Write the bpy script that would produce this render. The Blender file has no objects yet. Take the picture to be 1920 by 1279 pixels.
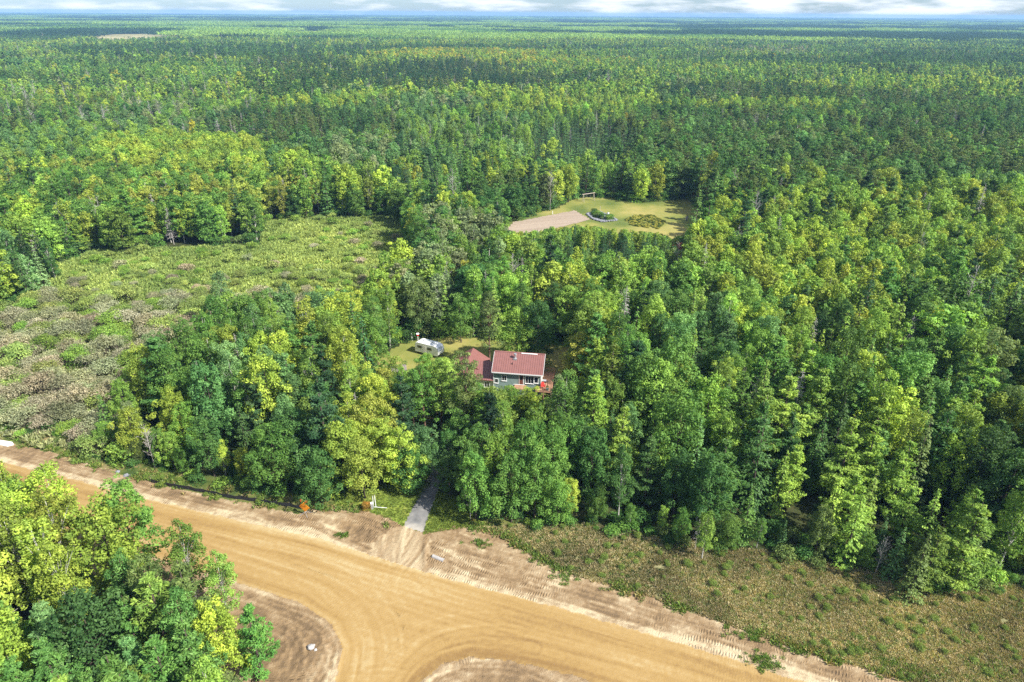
import bpy, bmesh, math, random
import numpy as np
from mathutils import Vector, Matrix

# ------------------------------------------------------------------ camera
scene = bpy.context.scene
CAM_H = 66.0
PITCH = math.radians(25.65)
ROLL = math.radians(0.36)
FPX = 1280.0                                   # focal length in pixels of the 1920 px photograph (24 mm)
_F = np.array([0, math.cos(PITCH), -math.sin(PITCH)])
_U0 = np.array([0, math.sin(PITCH), math.cos(PITCH)])
_R0 = np.array([1.0, 0, 0])
_R = _R0 * math.cos(ROLL) + _U0 * math.sin(ROLL)
_U = _U0 * math.cos(ROLL) - _R0 * math.sin(ROLL)
cam_data = bpy.data.cameras.new('camera')
cam_data.sensor_fit = 'HORIZONTAL'
cam_data.sensor_width = 36.0
cam_data.lens = 24.0
cam_data.clip_start = 0.5
cam_data.clip_end = 60000.0
cam = bpy.data.objects.new('camera', cam_data)
scene.collection.objects.link(cam)
cam.matrix_world = Matrix(((_R[0], _U[0], -_F[0], 0), (_R[1], _U[1], -_F[1], 0),
                           (_R[2], _U[2], -_F[2], CAM_H), (0, 0, 0, 1)))
scene.camera = cam

# ------------------------------------------------------------------ sky and sun
SUN_EL = math.radians(42.5)
SUN_AZ = math.radians(-30.0)                   # from +X towards the camera
SUN_DIR = Vector((math.cos(SUN_EL) * math.cos(SUN_AZ), math.cos(SUN_EL) * math.sin(SUN_AZ), math.sin(SUN_EL)))
world = bpy.data.worlds.new('World')
scene.world = world
world.use_nodes = True
wn = world.node_tree
wn.nodes.clear()
w_out = wn.nodes.new('ShaderNodeOutputWorld')
w_bg = wn.nodes.new('ShaderNodeBackground')
w_bg.inputs['Strength'].default_value = 0.056
w_sky = wn.nodes.new('ShaderNodeTexSky')
w_sky.sky_type = 'NISHITA'
w_sky.sun_disc = False
w_sky.sun_elevation = SUN_EL
w_sky.sun_rotation = math.radians(90.0) - SUN_AZ
w_sky.altitude = 400.0
w_sky.air_density = 1.0
w_sky.dust_density = 0.4
w_sky.ozone_density = 2.5
w_tc = wn.nodes.new('ShaderNodeTexCoord')
w_map = wn.nodes.new('ShaderNodeMapping')
w_map.inputs['Scale'].default_value = (7.0, 7.0, 46.0)
w_map.inputs['Location'].default_value = (3.1, 0.4, 0.25)
w_noise = wn.nodes.new('ShaderNodeTexNoise')
w_noise.inputs['Scale'].default_value = 1.6
w_noise.inputs['Detail'].default_value = 7.0
w_noise.inputs['Roughness'].default_value = 0.58
w_ramp = wn.nodes.new('ShaderNodeValToRGB')
w_ramp.color_ramp.elements[0].position = 0.44
w_ramp.color_ramp.elements[1].position = 0.64
w_ramp.color_ramp.elements[0].color = (0.05, 0.05, 0.05, 1)
w_mix = wn.nodes.new('ShaderNodeMix')
w_mix.data_type = 'RGBA'
w_mix.inputs[7].default_value = (10.4, 10.9, 11.6, 1)
w_tone = wn.nodes.new('ShaderNodeMix')
w_tone.data_type = 'RGBA'
w_tone.blend_type = 'MULTIPLY'
w_tone.inputs[0].default_value = 1.0
w_tone.inputs[7].default_value = (0.76, 1.00, 1.42, 1)
wn.links.new(w_tc.outputs['Generated'], w_map.inputs['Vector'])
wn.links.new(w_map.outputs['Vector'], w_noise.inputs['Vector'])
wn.links.new(w_noise.outputs['Fac'], w_ramp.inputs['Fac'])
wn.links.new(w_ramp.outputs['Color'], w_mix.inputs[0])
wn.links.new(w_sky.outputs['Color'], w_tone.inputs[6])
wn.links.new(w_tone.outputs[2], w_mix.inputs[6])
wn.links.new(w_mix.outputs[2], w_bg.inputs['Color'])
wn.links.new(w_bg.outputs['Background'], w_out.inputs['Surface'])

sun_data = bpy.data.lights.new('sun', 'SUN')
sun_data.energy = 5.0
sun_data.angle = math.radians(0.53)
sun_data.color = (1.0, 0.96, 0.90)
sun = bpy.data.objects.new('sun', sun_data)
scene.collection.objects.link(sun)
sun.rotation_euler = SUN_DIR.to_track_quat('Z', 'Y').to_euler()
sun.location = SUN_DIR * 200

scene.view_settings.view_transform = 'Standard'
scene.view_settings.look = 'None'
scene.view_settings.exposure = 0.98
scene.view_settings.gamma = 1.0
scene.view_settings.use_curve_mapping = False
cy = scene.cycles
cy.max_bounces = 6
cy.diffuse_bounces = 3
cy.glossy_bounces = 2
cy.transmission_bounces = 4
cy.transparent_max_bounces = 8
cy.volume_bounces = 0
cy.caustics_reflective = False
cy.caustics_refractive = False
cy.use_denoising = False

# ------------------------------------------------------------------ helpers
COL = scene.collection
rng = np.random.default_rng(11)

def ray_dir(px, py):
    return _F + (px - 960.0) / FPX * _R + (639.5 - py) / FPX * _U

def G(px, py, z=0.0):
    """point at height z seen at a pixel of the photograph"""
    d = ray_dir(px, py)
    t = (z - CAM_H) / d[2]
    return np.array([d[0] * t, d[1] * t, z])

def GP(pts, z=0.0):
    return np.array([G(a, b, z)[:2] for a, b in pts])

def project(P):
    P = np.asarray(P, float)
    q = P - np.array([0, 0, CAM_H])
    w = np.maximum(q @ _F, 0.1)
    return 960.0 + FPX * (q @ _R) / w, 639.5 - FPX * (q @ _U) / w, q @ _F

def in_poly(x, y, poly):
    x = np.asarray(x, float); y = np.asarray(y, float)
    c = np.zeros(x.shape, bool)
    n = len(poly)
    for i in range(n):
        x0, y0 = poly[i]; x1, y1 = poly[(i + 1) % n]
        if y0 == y1:
            continue
        k = ((y0 > y) != (y1 > y)) & (x < (x1 - x0) * (y - y0) / (y1 - y0) + x0)
        c ^= k
    return c

def _hash(ix, iy, seed):
    h = (ix.astype(np.int64) * 374761393 + iy.astype(np.int64) * 668265263 + seed * 1442695041) & 0xffffffff
    h = ((h ^ (h >> 13)) * 1274126177) & 0xffffffff
    return ((h ^ (h >> 16)) & 0xffffff) / float(0xffffff)

def vnoise(x, y, seed=0):
    x = np.asarray(x, float); y = np.asarray(y, float)
    ix = np.floor(x); iy = np.floor(y)
    fx = x - ix; fy = y - iy
    fx = fx * fx * (3 - 2 * fx); fy = fy * fy * (3 - 2 * fy)
    a = _hash(ix, iy, seed); b = _hash(ix + 1, iy, seed)
    c = _hash(ix, iy + 1, seed); d = _hash(ix + 1, iy + 1, seed)
    return (a * (1 - fx) + b * fx) * (1 - fy) + (c * (1 - fx) + d * fx) * fy

def fbm(x, y, seed=0, oct=4):
    s = 0; a = 0.5; t = 0
    for i in range(oct):
        s = s + a * vnoise(x * 2 ** i, y * 2 ** i, seed + i * 17); t += a; a *= 0.55
    return s / t

def sstep(a, b, x):
    t = np.clip((x - a) / (b - a), 0, 1)
    return t * t * (3 - 2 * t)

def poly_st(x, y, line):
    """arc length and signed distance (left of the direction is positive) to a polyline"""
    best = np.full(x.shape, 1e9); S = np.zeros(x.shape); T = np.zeros(x.shape); acc = 0
    for i in range(len(line) - 1):
        a = line[i]; d = line[i + 1] - a; L = math.hypot(*d); d = d / L
        u = np.clip((x - a[0]) * d[0] + (y - a[1]) * d[1], 0, L)
        ex = x - a[0] - u * d[0]; ey = y - a[1] - u * d[1]
        r = np.hypot(ex, ey)
        k = r < best
        best = np.where(k, r, best)
        S = np.where(k, acc + u, S)
        T = np.where(k, np.sign(d[0] * ey - d[1] * ex) * r, T)
        acc += L
    return S, T

def mesh_np(name, V, F, mats=(), midx=None, fattr=None, cattr=None, uv=None, smooth=False):
    """fast mesh from arrays; F is a list of (n,k) index arrays"""
    me = bpy.data.meshes.new(name)
    V = np.ascontiguousarray(V, dtype=np.float32)
    F = [np.asarray(f, dtype=np.int32) for f in F if len(f)]
    nl = sum(f.size for f in F); npoly = sum(len(f) for f in F)
    me.vertices.add(len(V)); me.vertices.foreach_set('co', V.ravel())
    me.loops.add(nl); loops = np.concatenate([f.ravel() for f in F]) if F else np.zeros(0, np.int32)
    me.loops.foreach_set('vertex_index', loops)
    me.polygons.add(npoly)
    tot = np.concatenate([np.full(len(f), f.shape[1], np.int32) for f in F])
    st = np.concatenate([[0], np.cumsum(tot)[:-1]]).astype(np.int32)
    me.polygons.foreach_set('loop_start', st)
    if midx is not None:
        me.polygons.foreach_set('material_index', np.asarray(midx, np.int32))
    if smooth:
        me.polygons.foreach_set('use_smooth', np.ones(npoly, bool))
    for m in mats:
        me.materials.append(m)
    for k, v in (fattr or {}).items():
        a = me.attributes.new(k, 'FLOAT', 'POINT'); a.data.foreach_set('value', np.asarray(v, np.float32))
    for k, v in (cattr or {}).items():
        a = me.attributes.new(k, 'FLOAT_VECTOR', 'POINT'); a.data.foreach_set('vector', np.asarray(v, np.float32).ravel())
    if uv is not None:
        l = me.uv_layers.new(name='st'); l.data.foreach_set('uv', np.asarray(uv, np.float32)[loops].ravel())
    me.update(calc_edges=True)
    return me

def link(name, data, parent=None, loc=None, rotz=None, scale=None):
    o = bpy.data.objects.new(name, data)
    COL.objects.link(o)
    if parent is not None: o.parent = parent
    if loc is not None: o.location = loc
    if rotz is not None: o.rotation_euler = (0, 0, rotz)
    if scale is not None: o.scale = scale
    return o

def tag(o, label, cat=None, group=None, kind=None):
    o['label'] = label
    if cat: o['category'] = cat
    if group: o['group'] = group
    if kind: o['kind'] = kind
    return o

def empty(name, loc=(0, 0, 0), rotz=0.0):
    o = link(name, None, None, loc, rotz)
    o.empty_display_size = 0.2
    return o

class MB:
    """collects simple solids into one mesh"""
    def __init__(s): s.v = []; s.f = []
    def add(s, v, f):
        n = len(s.v); s.v += [tuple(p) for p in v]; s.f += [tuple(i + n for i in q) for q in f]; return s
    def box(s, x0, x1, y0, y1, z0, z1):
        return s.add([(x0, y0, z0), (x1, y0, z0), (x1, y1, z0), (x0, y1, z0), (x0, y0, z1), (x1, y0, z1), (x1, y1, z1), (x0, y1, z1)],
                     [(3, 2, 1, 0), (4, 5, 6, 7), (0, 1, 5, 4), (1, 2, 6, 5), (2, 3, 7, 6), (3, 0, 4, 7)])
    def tube(s, pts, rad, n=6, cap=True):
        pts = [Vector(p) for p in pts]
        if not isinstance(rad, (list, tuple)): rad = [rad] * len(pts)
        base = len(s.v); k = len(pts)
        for i, p in enumerate(pts):
            d = (pts[min(i + 1, k - 1)] - pts[max(i - 1, 0)]).normalized()
            a = d.orthogonal().normalized(); b = d.cross(a)
            for j in range(n):
                t = 2 * math.pi * j / n
                s.v.append(tuple(p + (a * math.cos(t) + b * math.sin(t)) * rad[i]))
        for i in range(k - 1):
            for j in range(n):
                j2 = (j + 1) % n
                s.f.append((base + i * n + j, base + i * n + j2, base + (i + 1) * n + j2, base + (i + 1) * n + j))
        if cap:
            s.f.append(tuple(base + j for j in range(n))[::-1])
            s.f.append(tuple(base + (k - 1) * n + j for j in range(n)))
        return s
    def slab(s, quad, th):
        """a quad given by 4 corners, thickened downwards along its normal"""
        q = [Vector(p) for p in quad]; n = (q[1] - q[0]).cross(q[2] - q[0]).normalized() * th
        return s.add([*q, *[p - n for p in q]], [(0, 1, 2, 3), (7, 6, 5, 4), (0, 4, 5, 1), (1, 5, 6, 2), (2, 6, 7, 3), (3, 7, 4, 0)])
    def mesh(s, name, mat=None, bevel=0.0, smooth=False):
        me = bpy.data.meshes.new(name); me.from_pydata(s.v, [], s.f)
        if bevel:
            bm = bmesh.new(); bm.from_mesh(me)
            bmesh.ops.bevel(bm, geom=bm.edges[:], offset=bevel, segments=2, profile=0.6, affect='EDGES', clamp_overlap=True)
            bm.to_mesh(me); bm.free()
        if mat: me.materials.append(mat)
        if smooth:
            for p in me.polygons: p.use_smooth = True
        me.update()
        return me
    def obj(s, name, mat, parent=None, bevel=0.0, **k):
        return link(name, s.mesh(name, mat, bevel), parent, **k)

# ------------------------------------------------------------------ materials
def new_mat(name):
    m = bpy.data.materials.new(name); m.use_nodes = True
    nt = m.node_tree; nt.nodes.clear()
    out = nt.nodes.new('ShaderNodeOutputMaterial')
    return m, nt, out

def N(nt, typ, **kw):
    n = nt.nodes.new(typ)
    for k, v in kw.items(): setattr(n, k, v)
    return n

def noise_node(nt, scale, detail=4, rough=0.55, vec=None):
    n = N(nt, 'ShaderNodeTexNoise'); n.inputs['Scale'].default_value = scale
    n.inputs['Detail'].default_value = detail; n.inputs['Roughness'].default_value = rough
    if vec is not None: nt.links.new(vec, n.inputs['Vector'])
    return n

def ramp_node(nt, fac, stops):
    r = N(nt, 'ShaderNodeValToRGB'); el = r.color_ramp.elements
    while len(el) < len(stops): el.new(0.5)
    for e, (p, c) in zip(el, stops):
        e.position = p; e.color = (*c, 1) if len(c) == 3 else c
    nt.links.new(fac, r.inputs['Fac'])
    return r

def mixc(nt, fac, a, b, blend='MIX'):
    m = N(nt, 'ShaderNodeMix', data_type='RGBA', blend_type=blend)
    for sock, v in ((m.inputs[0], fac), (m.inputs[6], a), (m.inputs[7], b)):
        if isinstance(v, bpy.types.NodeSocket): nt.links.new(v, sock)
        elif isinstance(v, (int, float)): sock.default_value = v
        else: sock.default_value = (*v, 1)
    return m.outputs[2]

def math_n(nt, op, a, b=None, c=None):
    m = N(nt, 'ShaderNodeMath', operation=op)
    for i, v in enumerate((a, b, c)):
        if v is None: continue
        if isinstance(v, bpy.types.NodeSocket): nt.links.new(v, m.inputs[i])
        else: m.inputs[i].default_value = v
    return m.outputs[0]

def plain(name, col, rough=0.7, metal=0.0, var=0.12, scale=3.0, spec=0.4, bump=0.0, bscale=20.0):
    m, nt, out = new_mat(name)
    b = N(nt, 'ShaderNodeBsdfPrincipled')
    tc = N(nt, 'ShaderNodeTexCoord')
    n = noise_node(nt, scale, 5, 0.6, tc.outputs['Object'])
    lo = tuple(c * (1 - var) for c in col); hi = tuple(min(1, c * (1 + var)) for c in col)
    r = ramp_node(nt, n.outputs['Fac'], [(0.3, lo), (0.7, hi)])
    nt.links.new(r.outputs['Color'], b.inputs['Base Color'])
    b.inputs['Roughness'].default_value = rough; b.inputs['Metallic'].default_value = metal
    b.inputs['Specular IOR Level'].default_value = spec
    if bump:
        n2 = noise_node(nt, bscale, 4, 0.6, tc.outputs['Object'])
        bp = N(nt, 'ShaderNodeBump'); bp.inputs['Strength'].default_value = 0.6; bp.inputs['Distance'].default_value = bump
        nt.links.new(n2.outputs['Fac'], bp.inputs['Height']); nt.links.new(bp.outputs['Normal'], b.inputs['Normal'])
    nt.links.new(b.outputs['BSDF'], out.inputs['Surface'])
    return m

def foliage_mat(name, trans=0.36, rough=0.6, spec=0.2, jitter=0.45):
    m, nt, out = new_mat(name)
    at = N(nt, 'ShaderNodeAttribute', attribute_type='INSTANCER', attribute_name='tint')
    cl = N(nt, 'ShaderNodeAttribute', attribute_type='GEOMETRY', attribute_name='clump')
    geo = N(nt, 'ShaderNodeNewGeometry')
    v = math_n(nt, 'MULTIPLY_ADD', geo.outputs['Random Per Island'], jitter, 1.0 - jitter * 0.5)
    v2 = math_n(nt, 'MULTIPLY_ADD', cl.outputs['Fac'], 0.70, 0.65)
    vv = math_n(nt, 'MULTIPLY', v, v2)
    hs = N(nt, 'ShaderNodeHueSaturation')
    hue = math_n(nt, 'MULTIPLY_ADD', cl.outputs['Fac'], -0.035, 0.5175)
    nt.links.new(hue, hs.inputs['Hue']); nt.links.new(vv, hs.inputs['Value'])
    nt.links.new(at.outputs['Color'], hs.inputs['Color'])
    b = N(nt, 'ShaderNodeBsdfPrincipled')
    hs.inputs['Saturation'].default_value = 0.97
    nt.links.new(hs.outputs['Color'], b.inputs['Base Color'])
    b.inputs['Roughness'].default_value = rough; b.inputs['Specular IOR Level'].default_value = spec
    t = N(nt, 'ShaderNodeBsdfTranslucent')
    tcol = mixc(nt, 1.0, hs.outputs['Color'], (1.25, 1.15, 0.55), 'MULTIPLY')
    nt.links.new(tcol, t.inputs['Color'])
    mx = N(nt, 'ShaderNodeMixShader'); mx.inputs[0].default_value = trans
    nt.links.new(b.outputs['BSDF'], mx.inputs[1]); nt.links.new(t.outputs['BSDF'], mx.inputs[2])
    nt.links.new(mx.outputs['Shader'], out.inputs['Surface'])
    return m

M_LEAF = foliage_mat('leaf')
M_NEEDLE = foliage_mat('needle', trans=0.28, rough=0.55, spec=0.25, jitter=0.4)
M_BARK = plain('bark_dark', (0.075, 0.055, 0.042), 0.9, var=0.35, scale=4)
M_BARKP = plain('bark_pale', (0.42, 0.40, 0.35), 0.85, var=0.3, scale=5)
M_BARKR = plain('bark_pine', (0.16, 0.095, 0.06), 0.9, var=0.3, scale=4)
M_DEAD = plain('dead_wood', (0.36, 0.33, 0.30), 0.9, var=0.2, scale=3)
M_TWIG = plain('shrub_twig', (0.17, 0.14, 0.105), 0.9, var=0.3, scale=3)
# ------------------------------------------------------------------ terrain
def far_height(x, y):
    d = np.hypot(x, y)
    k = sstep(1800, 6000, d)
    return k * (18.0 * fbm(x / 2600.0, y / 1500.0, 5, 3)) * (0.6 + 0.4 * sstep(5000, 12000, d)) - 0.06

def ground_material():
    m, nt, out = new_mat('forest_floor')
    b = N(nt, 'ShaderNodeBsdfPrincipled'); tc = N(nt, 'ShaderNodeTexCoord')
    n = noise_node(nt, 0.35, 6, 0.65, tc.outputs['Object'])
    r = ramp_node(nt, n.outputs['Fac'], [(0.25, (0.020, 0.026, 0.010)), (0.5, (0.045, 0.055, 0.018)), (0.75, (0.085, 0.075, 0.035))])
    nt.links.new(r.outputs['Color'], b.inputs['Base Color']); b.inputs['Roughness'].default_value = 0.95
    b.inputs['Specular IOR Level'].default_value = 0.1
    nt.links.new(b.outputs['BSDF'], out.inputs['Surface'])
    return m
M_FLOOR = ground_material()

def build_ground():
    rad = np.concatenate([[1.0], np.linspace(20, 400, 20), np.geomspace(450, 14000, 110)])
    na = 288
    ang = np.linspace(0, 2 * np.pi, na, endpoint=False)
    X = (rad[:, None] * np.sin(ang)[None]); Y = (rad[:, None] * np.cos(ang)[None])
    Z = far_height(X, Y)
    V = np.stack([X, Y, Z], -1).reshape(-1, 3)
    i = np.arange(len(rad) - 1)[:, None] * na; j = np.arange(na)[None]; j2 = (j + 1) % na
    F = np.stack([i + j, i + na + j, i + na + j2, i + j2], -1).reshape(-1, 4)[:, ::-1]
    me = mesh_np('ground', V, [F], [M_FLOOR], smooth=True)
    tag(link('ground', me), 'dark shaded forest floor spreading under the trees to the horizon', kind='structure')
build_ground()

# ---- pixel outlines of what lies on the ground (traced from the photograph, laid on z = 0)
ROAD_TOP = [(-420, 770), (0, 866), (150, 903), (300, 943), (480, 985), (600, 1012), (720, 1050), (800, 1075), (900, 1103),
            (1050, 1142), (1250, 1200), (1400, 1245), (1500, 1279), (1700, 1345), (2100, 1475)]
ROAD_LOW_R = [(1900, 1530), (1300, 1337), (1110, 1279), (1050, 1261), (960, 1241), (880, 1233), (830, 1246), (790, 1279), (745, 1340), (700, 1450), (680, 1560)]
ROAD_LOW_L = [(540, 1560), (560, 1440), (600, 1340), (628, 1279), (642, 1215), (622, 1172), (560, 1130), (480, 1105), (420, 1085), (250, 1035), (100, 985), (-420, 860)]
DIRT_TOP = [(-420, 735), (0, 826), (90, 848), (200, 880), (300, 908), (380, 926), (480, 947), (560, 964), (590, 952), (640, 950), (690, 957),
            (740, 977), (757, 986), (797, 1001), (830, 993), (880, 986), (930, 996), (965, 1012), (1010, 1045), (1080, 1080), (1200, 1112),
            (1300, 1147), (1400, 1182), (1550, 1232), (1720, 1279), (2100, 1400)]
DRIVE = [(757, 987), (793, 999), (803, 970), (821, 922), (838, 880), (862, 830), (888, 790), (912, 765), (885, 752), (862, 775), (838, 815), (815, 860), (797, 912), (775, 950)]
YARD_A = [(620, 950), (650, 925), (720, 908), (810, 905), (775, 950), (757, 986), (740, 979), (690, 960), (640, 953)]
YARD_B = [(793, 1003), (803, 970), (821, 922), (850, 930), (900, 965), (900, 988), (880, 990), (830, 996)]
FIELD = [(905, 990), (1000, 985), (1100, 985), (1330, 1020), (1500, 1045), (1700, 1080), (1920, 1100), (2400, 1160), (2400, 1500), (2100, 1402),
         (1720, 1281), (1550, 1234), (1400, 1184), (1300, 1149), (1200, 1114), (1080, 1082), (1010, 1047), (965, 1014), (930, 998)]
STAND = [(-420, 1010), (-100, 1000), (40, 1020), (130, 1055), (230, 1100), (330, 1170), (400, 1225), (455, 1290), (480, 1420), (490, 1600), (-420, 1600)]
APRON = [(690, 1040), (715, 1000), (757, 984), (797, 1000), (806, 1030), (803, 1060), (812, 1085), (760, 1070), (700, 1058)]
MARSH = [(-420, 640), (-200, 605), (0, 592), (60, 560), (110, 500), (190, 470), (490, 462), (500, 414), (740, 406), (765, 420), (775, 520), (720, 565), (640, 605), (430, 640),
         (345, 690), (270, 740), (235, 800), (205, 858), (90, 842), (0, 822), (-420, 735)]
HOUSE_YARD = [(690, 705), (700, 672), (768, 638), (860, 630), (960, 638), (1062, 638), (1078, 670), (1062, 720), (1045, 770), (905, 778), (875, 750), (830, 722), (760, 712)]
CLEARING = [(925, 450), (955, 418), (1060, 383), (1085, 370), (1140, 371), (1200, 380), (1290, 372), (1320, 400), (1330, 440), (1290, 455), (1230, 452), (1100, 446), (960, 455)]
PLOT = [(930, 452), (962, 417), (1078, 395), (1106, 412), (1020, 434)]
W = {k: GP(v) for k, v in dict(top=ROAD_TOP, lowr=ROAD_LOW_R, lowl=ROAD_LOW_L, dirt=DIRT_TOP, drive=DRIVE, ya=YARD_A, yb=YARD_B, field=FIELD,
                               stand=STAND, apron=APRON, marsh=MARSH, yard=HOUSE_YARD, clear=CLEARING, plot=PLOT).items()}
W['road'] = np.concatenate([W['top'], W['lowr'], W['lowl']])

# ---- one height field for the road corridor, cut into its surfaces
def surf_mat(name, stops, base_attr='mixv', tread=0.0, nscale=2.5, bump=0.05, bscale=7.0, green=None, rough=0.95):
    m, nt, out = new_mat(name)
    b = N(nt, 'ShaderNodeBsdfPrincipled'); tc = N(nt, 'ShaderNodeTexCoord')
    at = N(nt, 'ShaderNodeAttribute', attribute_name=base_attr)
    n = noise_node(nt, nscale, 6, 0.65, tc.outputs['Object'])
    f = math_n(nt, 'ADD', math_n(nt, 'MULTIPLY', n.outputs['Fac'], 0.45), math_n(nt, 'MULTIPLY_ADD', at.outputs['Fac'], 0.95, -0.20))
    r = ramp_node(nt, f, stops)
    colr = r.outputs['Color']
    if green:
        ga = N(nt, 'ShaderNodeAttribute', attribute_name='green')
        n3 = noise_node(nt, 3.0, 5, 0.7, tc.outputs['Object'])
        gf = math_n(nt, 'MULTIPLY', math_n(nt, 'GREATER_THAN', math_n(nt, 'ADD', ga.outputs['Fac'], math_n(nt, 'MULTIPLY_ADD', n3.outputs['Fac'], 1.0, -0.5)), 0.62), 0.75)
        colr = mixc(nt, gf, colr, green)
    nt.links.new(colr, b.inputs['Base Color']); b.inputs['Roughness'].default_value = rough
    b.inputs['Specular IOR Level'].default_value = 0.12
    n2 = noise_node(nt, bscale, 5, 0.65, tc.outputs['Object'])
    hgt = n2.outputs['Fac']
    if tread:
        uv = N(nt, 'ShaderNodeUVMap'); uv.uv_map = 'st'
        sp = N(nt, 'ShaderNodeSeparateXYZ'); nt.links.new(uv.outputs['UV'], sp.inputs[0])
        ta = N(nt, 'ShaderNodeAttribute', attribute_name='tread')
        wob = math_n(nt, 'MULTIPLY', noise_node(nt, 0.9, 2, 0.5, tc.outputs['Object']).outputs['Fac'], 9.0)
        ph = math_n(nt, 'ADD', math_n(nt, 'MULTIPLY', sp.outputs['X'], 19.0), wob)
        sn = math_n(nt, 'MULTIPLY', math_n(nt, 'SINE', ph), ta.outputs['Fac'])
        hgt = math_n(nt, 'ADD', hgt, math_n(nt, 'MULTIPLY', sn, tread))
    bp = N(nt, 'ShaderNodeBump'); bp.inputs['Strength'].default_value = 1.0; bp.inputs['Distance'].default_value = bump
    nt.links.new(hgt, bp.inputs['Height']); nt.links.new(bp.outputs['Normal'], b.inputs['Normal'])
    nt.links.new(b.outputs['BSDF'], out.inputs['Surface'])
    return m

M_ROAD = surf_mat('road_sand', [(0.12, (0.223, 0.135, 0.050)), (0.42, (0.309, 0.199, 0.072)), (0.62, (0.343, 0.229, 0.090)), (0.9, (0.408, 0.314, 0.157))], tread=0.25, nscale=1.6, bump=0.035)
M_DIRT = surf_mat('graded_dirt', [(0.10, (0.165, 0.112, 0.060)), (0.36, (0.246, 0.166, 0.086)), (0.60, (0.326, 0.237, 0.135)), (0.92, (0.493, 0.400, 0.246))], tread=0.34, nscale=2.6, bump=0.11, green=(0.112, 0.177, 0.033))
M_FIELD = surf_mat('dry_field', [(0.15, (0.13, 0.135, 0.055)), (0.45, (0.24, 0.225, 0.105)), (0.75, (0.36, 0.32, 0.19))], nscale=2.0, bump=0.10, bscale=5, green=(0.08, 0.12, 0.03))
M_LAWN = surf_mat('lawn', [(0.15, (0.10, 0.15, 0.03)), (0.45, (0.19, 0.25, 0.04)), (0.75, (0.30, 0.30, 0.07))], nscale=1.2, bump=0.05, bscale=9)
M_LAWND = surf_mat('lawn_dry', [(0.15, (0.10, 0.135, 0.03)), (0.45, (0.20, 0.21, 0.05)), (0.8, (0.33, 0.28, 0.09))], nscale=0.5, bump=0.05, bscale=6)
M_WEED = surf_mat('verge_weeds', [(0.2, (0.05, 0.08, 0.02)), (0.5, (0.11, 0.13, 0.03)), (0.8, (0.22, 0.17, 0.08))], nscale=1.2, bump=0.10, bscale=5)
M_ASPH = surf_mat('old_asphalt', [(0.1, (0.10, 0.10, 0.10)), (0.45, (0.19, 0.185, 0.175)), (0.8, (0.36, 0.33, 0.28))], nscale=1.2, bump=0.008, bscale=30)
M_MARSH = surf_mat('marsh_ground', [(0.15, (0.13, 0.165, 0.035)), (0.45, (0.23, 0.27, 0.06)), (0.8, (0.36, 0.33, 0.12))], nscale=0.25, bump=0.2, bscale=1.5)
M_PLOT = surf_mat('tilled_soil', [(0.15, (0.22, 0.165, 0.12)), (0.5, (0.34, 0.27, 0.20)), (0.85, (0.43, 0.35, 0.27))], nscale=0.9, bump=0.12, bscale=2.0)

def spline(px_pts, n=22):
    P = GP(px_pts); k = len(P); out = []
    for i in range(k - 1):
        p0, p1, p2, p3 = P[max(i - 1, 0)], P[i], P[i + 1], P[min(i + 2, k - 1)]
        for t in np.linspace(0, 1, max(2, n // k), endpoint=False):
            out.append(.5 * ((2 * p1) + (-p0 + p2) * t + (2 * p0 - 5 * p1 + 4 * p2 - p3) * t * t + (-p0 + 3 * p1 - 3 * p2 + p3) * t ** 3))
    out.append(P[-1]); return np.array(out)
TRACKS = [(spline([(200, 960), (450, 1030), (590, 1090), (670, 1160), (690, 1230), (670, 1340)]), .95, -.20), (spline([(250, 950), (500, 1020), (660, 1090), (730, 1170), (735, 1260), (700, 1360)]), .95, .18),
          (spline([(1500, 1330), (1150, 1230), (960, 1190), (840, 1200), (770, 1250), (720, 1340)]), .95, -.20), (spline([(1400, 1270), (1100, 1190), (930, 1160), (800, 1180), (725, 1240), (690, 1340)]), .95, .15),
          (spline([(772, 1000), (752, 1050), (690, 1062), (560, 1035), (350, 985), (100, 920)]), .9, -.16), (spline([(780, 1002), (775, 1060), (830, 1105), (980, 1150), (1250, 1230), (1450, 1290)]), .9, -.18),
          (spline([(768, 1002), (745, 1060), (730, 1110), (760, 1150), (900, 1180), (1200, 1262)]), .9, .14), (spline([(0, 895), (300, 972), (700, 1085), (1000, 1168), (1400, 1290)]), 1.0, .12),
          (spline([(0, 905), (300, 985), (650, 1090), (1000, 1190), (1300, 1290)]), 1.0, -.14), (spline([(0, 880), (300, 955), (700, 1065), (1000, 1142), (1400, 1262)]), .9, -.12),
          (spline([(520, 1060), (610, 1110), (655, 1170), (660, 1240), (640, 1320)]), .9, -.22), (spline([(1000, 1215), (900, 1205), (830, 1222), (780, 1265), (750, 1330)]), .9, -.22),
          (spline([(650, 1279), (700, 1250), (760, 1255)]), 0, -.25), (spline([(660, 1262), (735, 1262)]), 0, -.22)]

DIRT_TRACKS = [spline(q) for q in ([(440, 1110), (540, 1150), (610, 1195), (615, 1240), (590, 1290)], [(430, 1100), (520, 1135), (600, 1165), (632, 1205), (625, 1250)], [(480, 1160), (540, 1190), (560, 1230), (540, 1290)],
    [(600, 960), (680, 975), (730, 1000), (735, 1030), (690, 1045)], [(570, 975), (640, 1010), (700, 1038)], [(800, 1005), (850, 1040), (960, 1075), (1150, 1130), (1400, 1215), (1600, 1279)],
    [(810, 1030), (900, 1075), (1050, 1120), (1250, 1180), (1450, 1245)], [(850, 1005), (950, 1040), (1020, 1080), (1150, 1115)], [(100, 862), (250, 900), (400, 945), (560, 985)], [(0, 850), (200, 900), (400, 955), (560, 1000)],
    [(870, 1250), (960, 1255), (1040, 1290)], [(820, 1279), (900, 1262), (1000, 1290)])]

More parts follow.
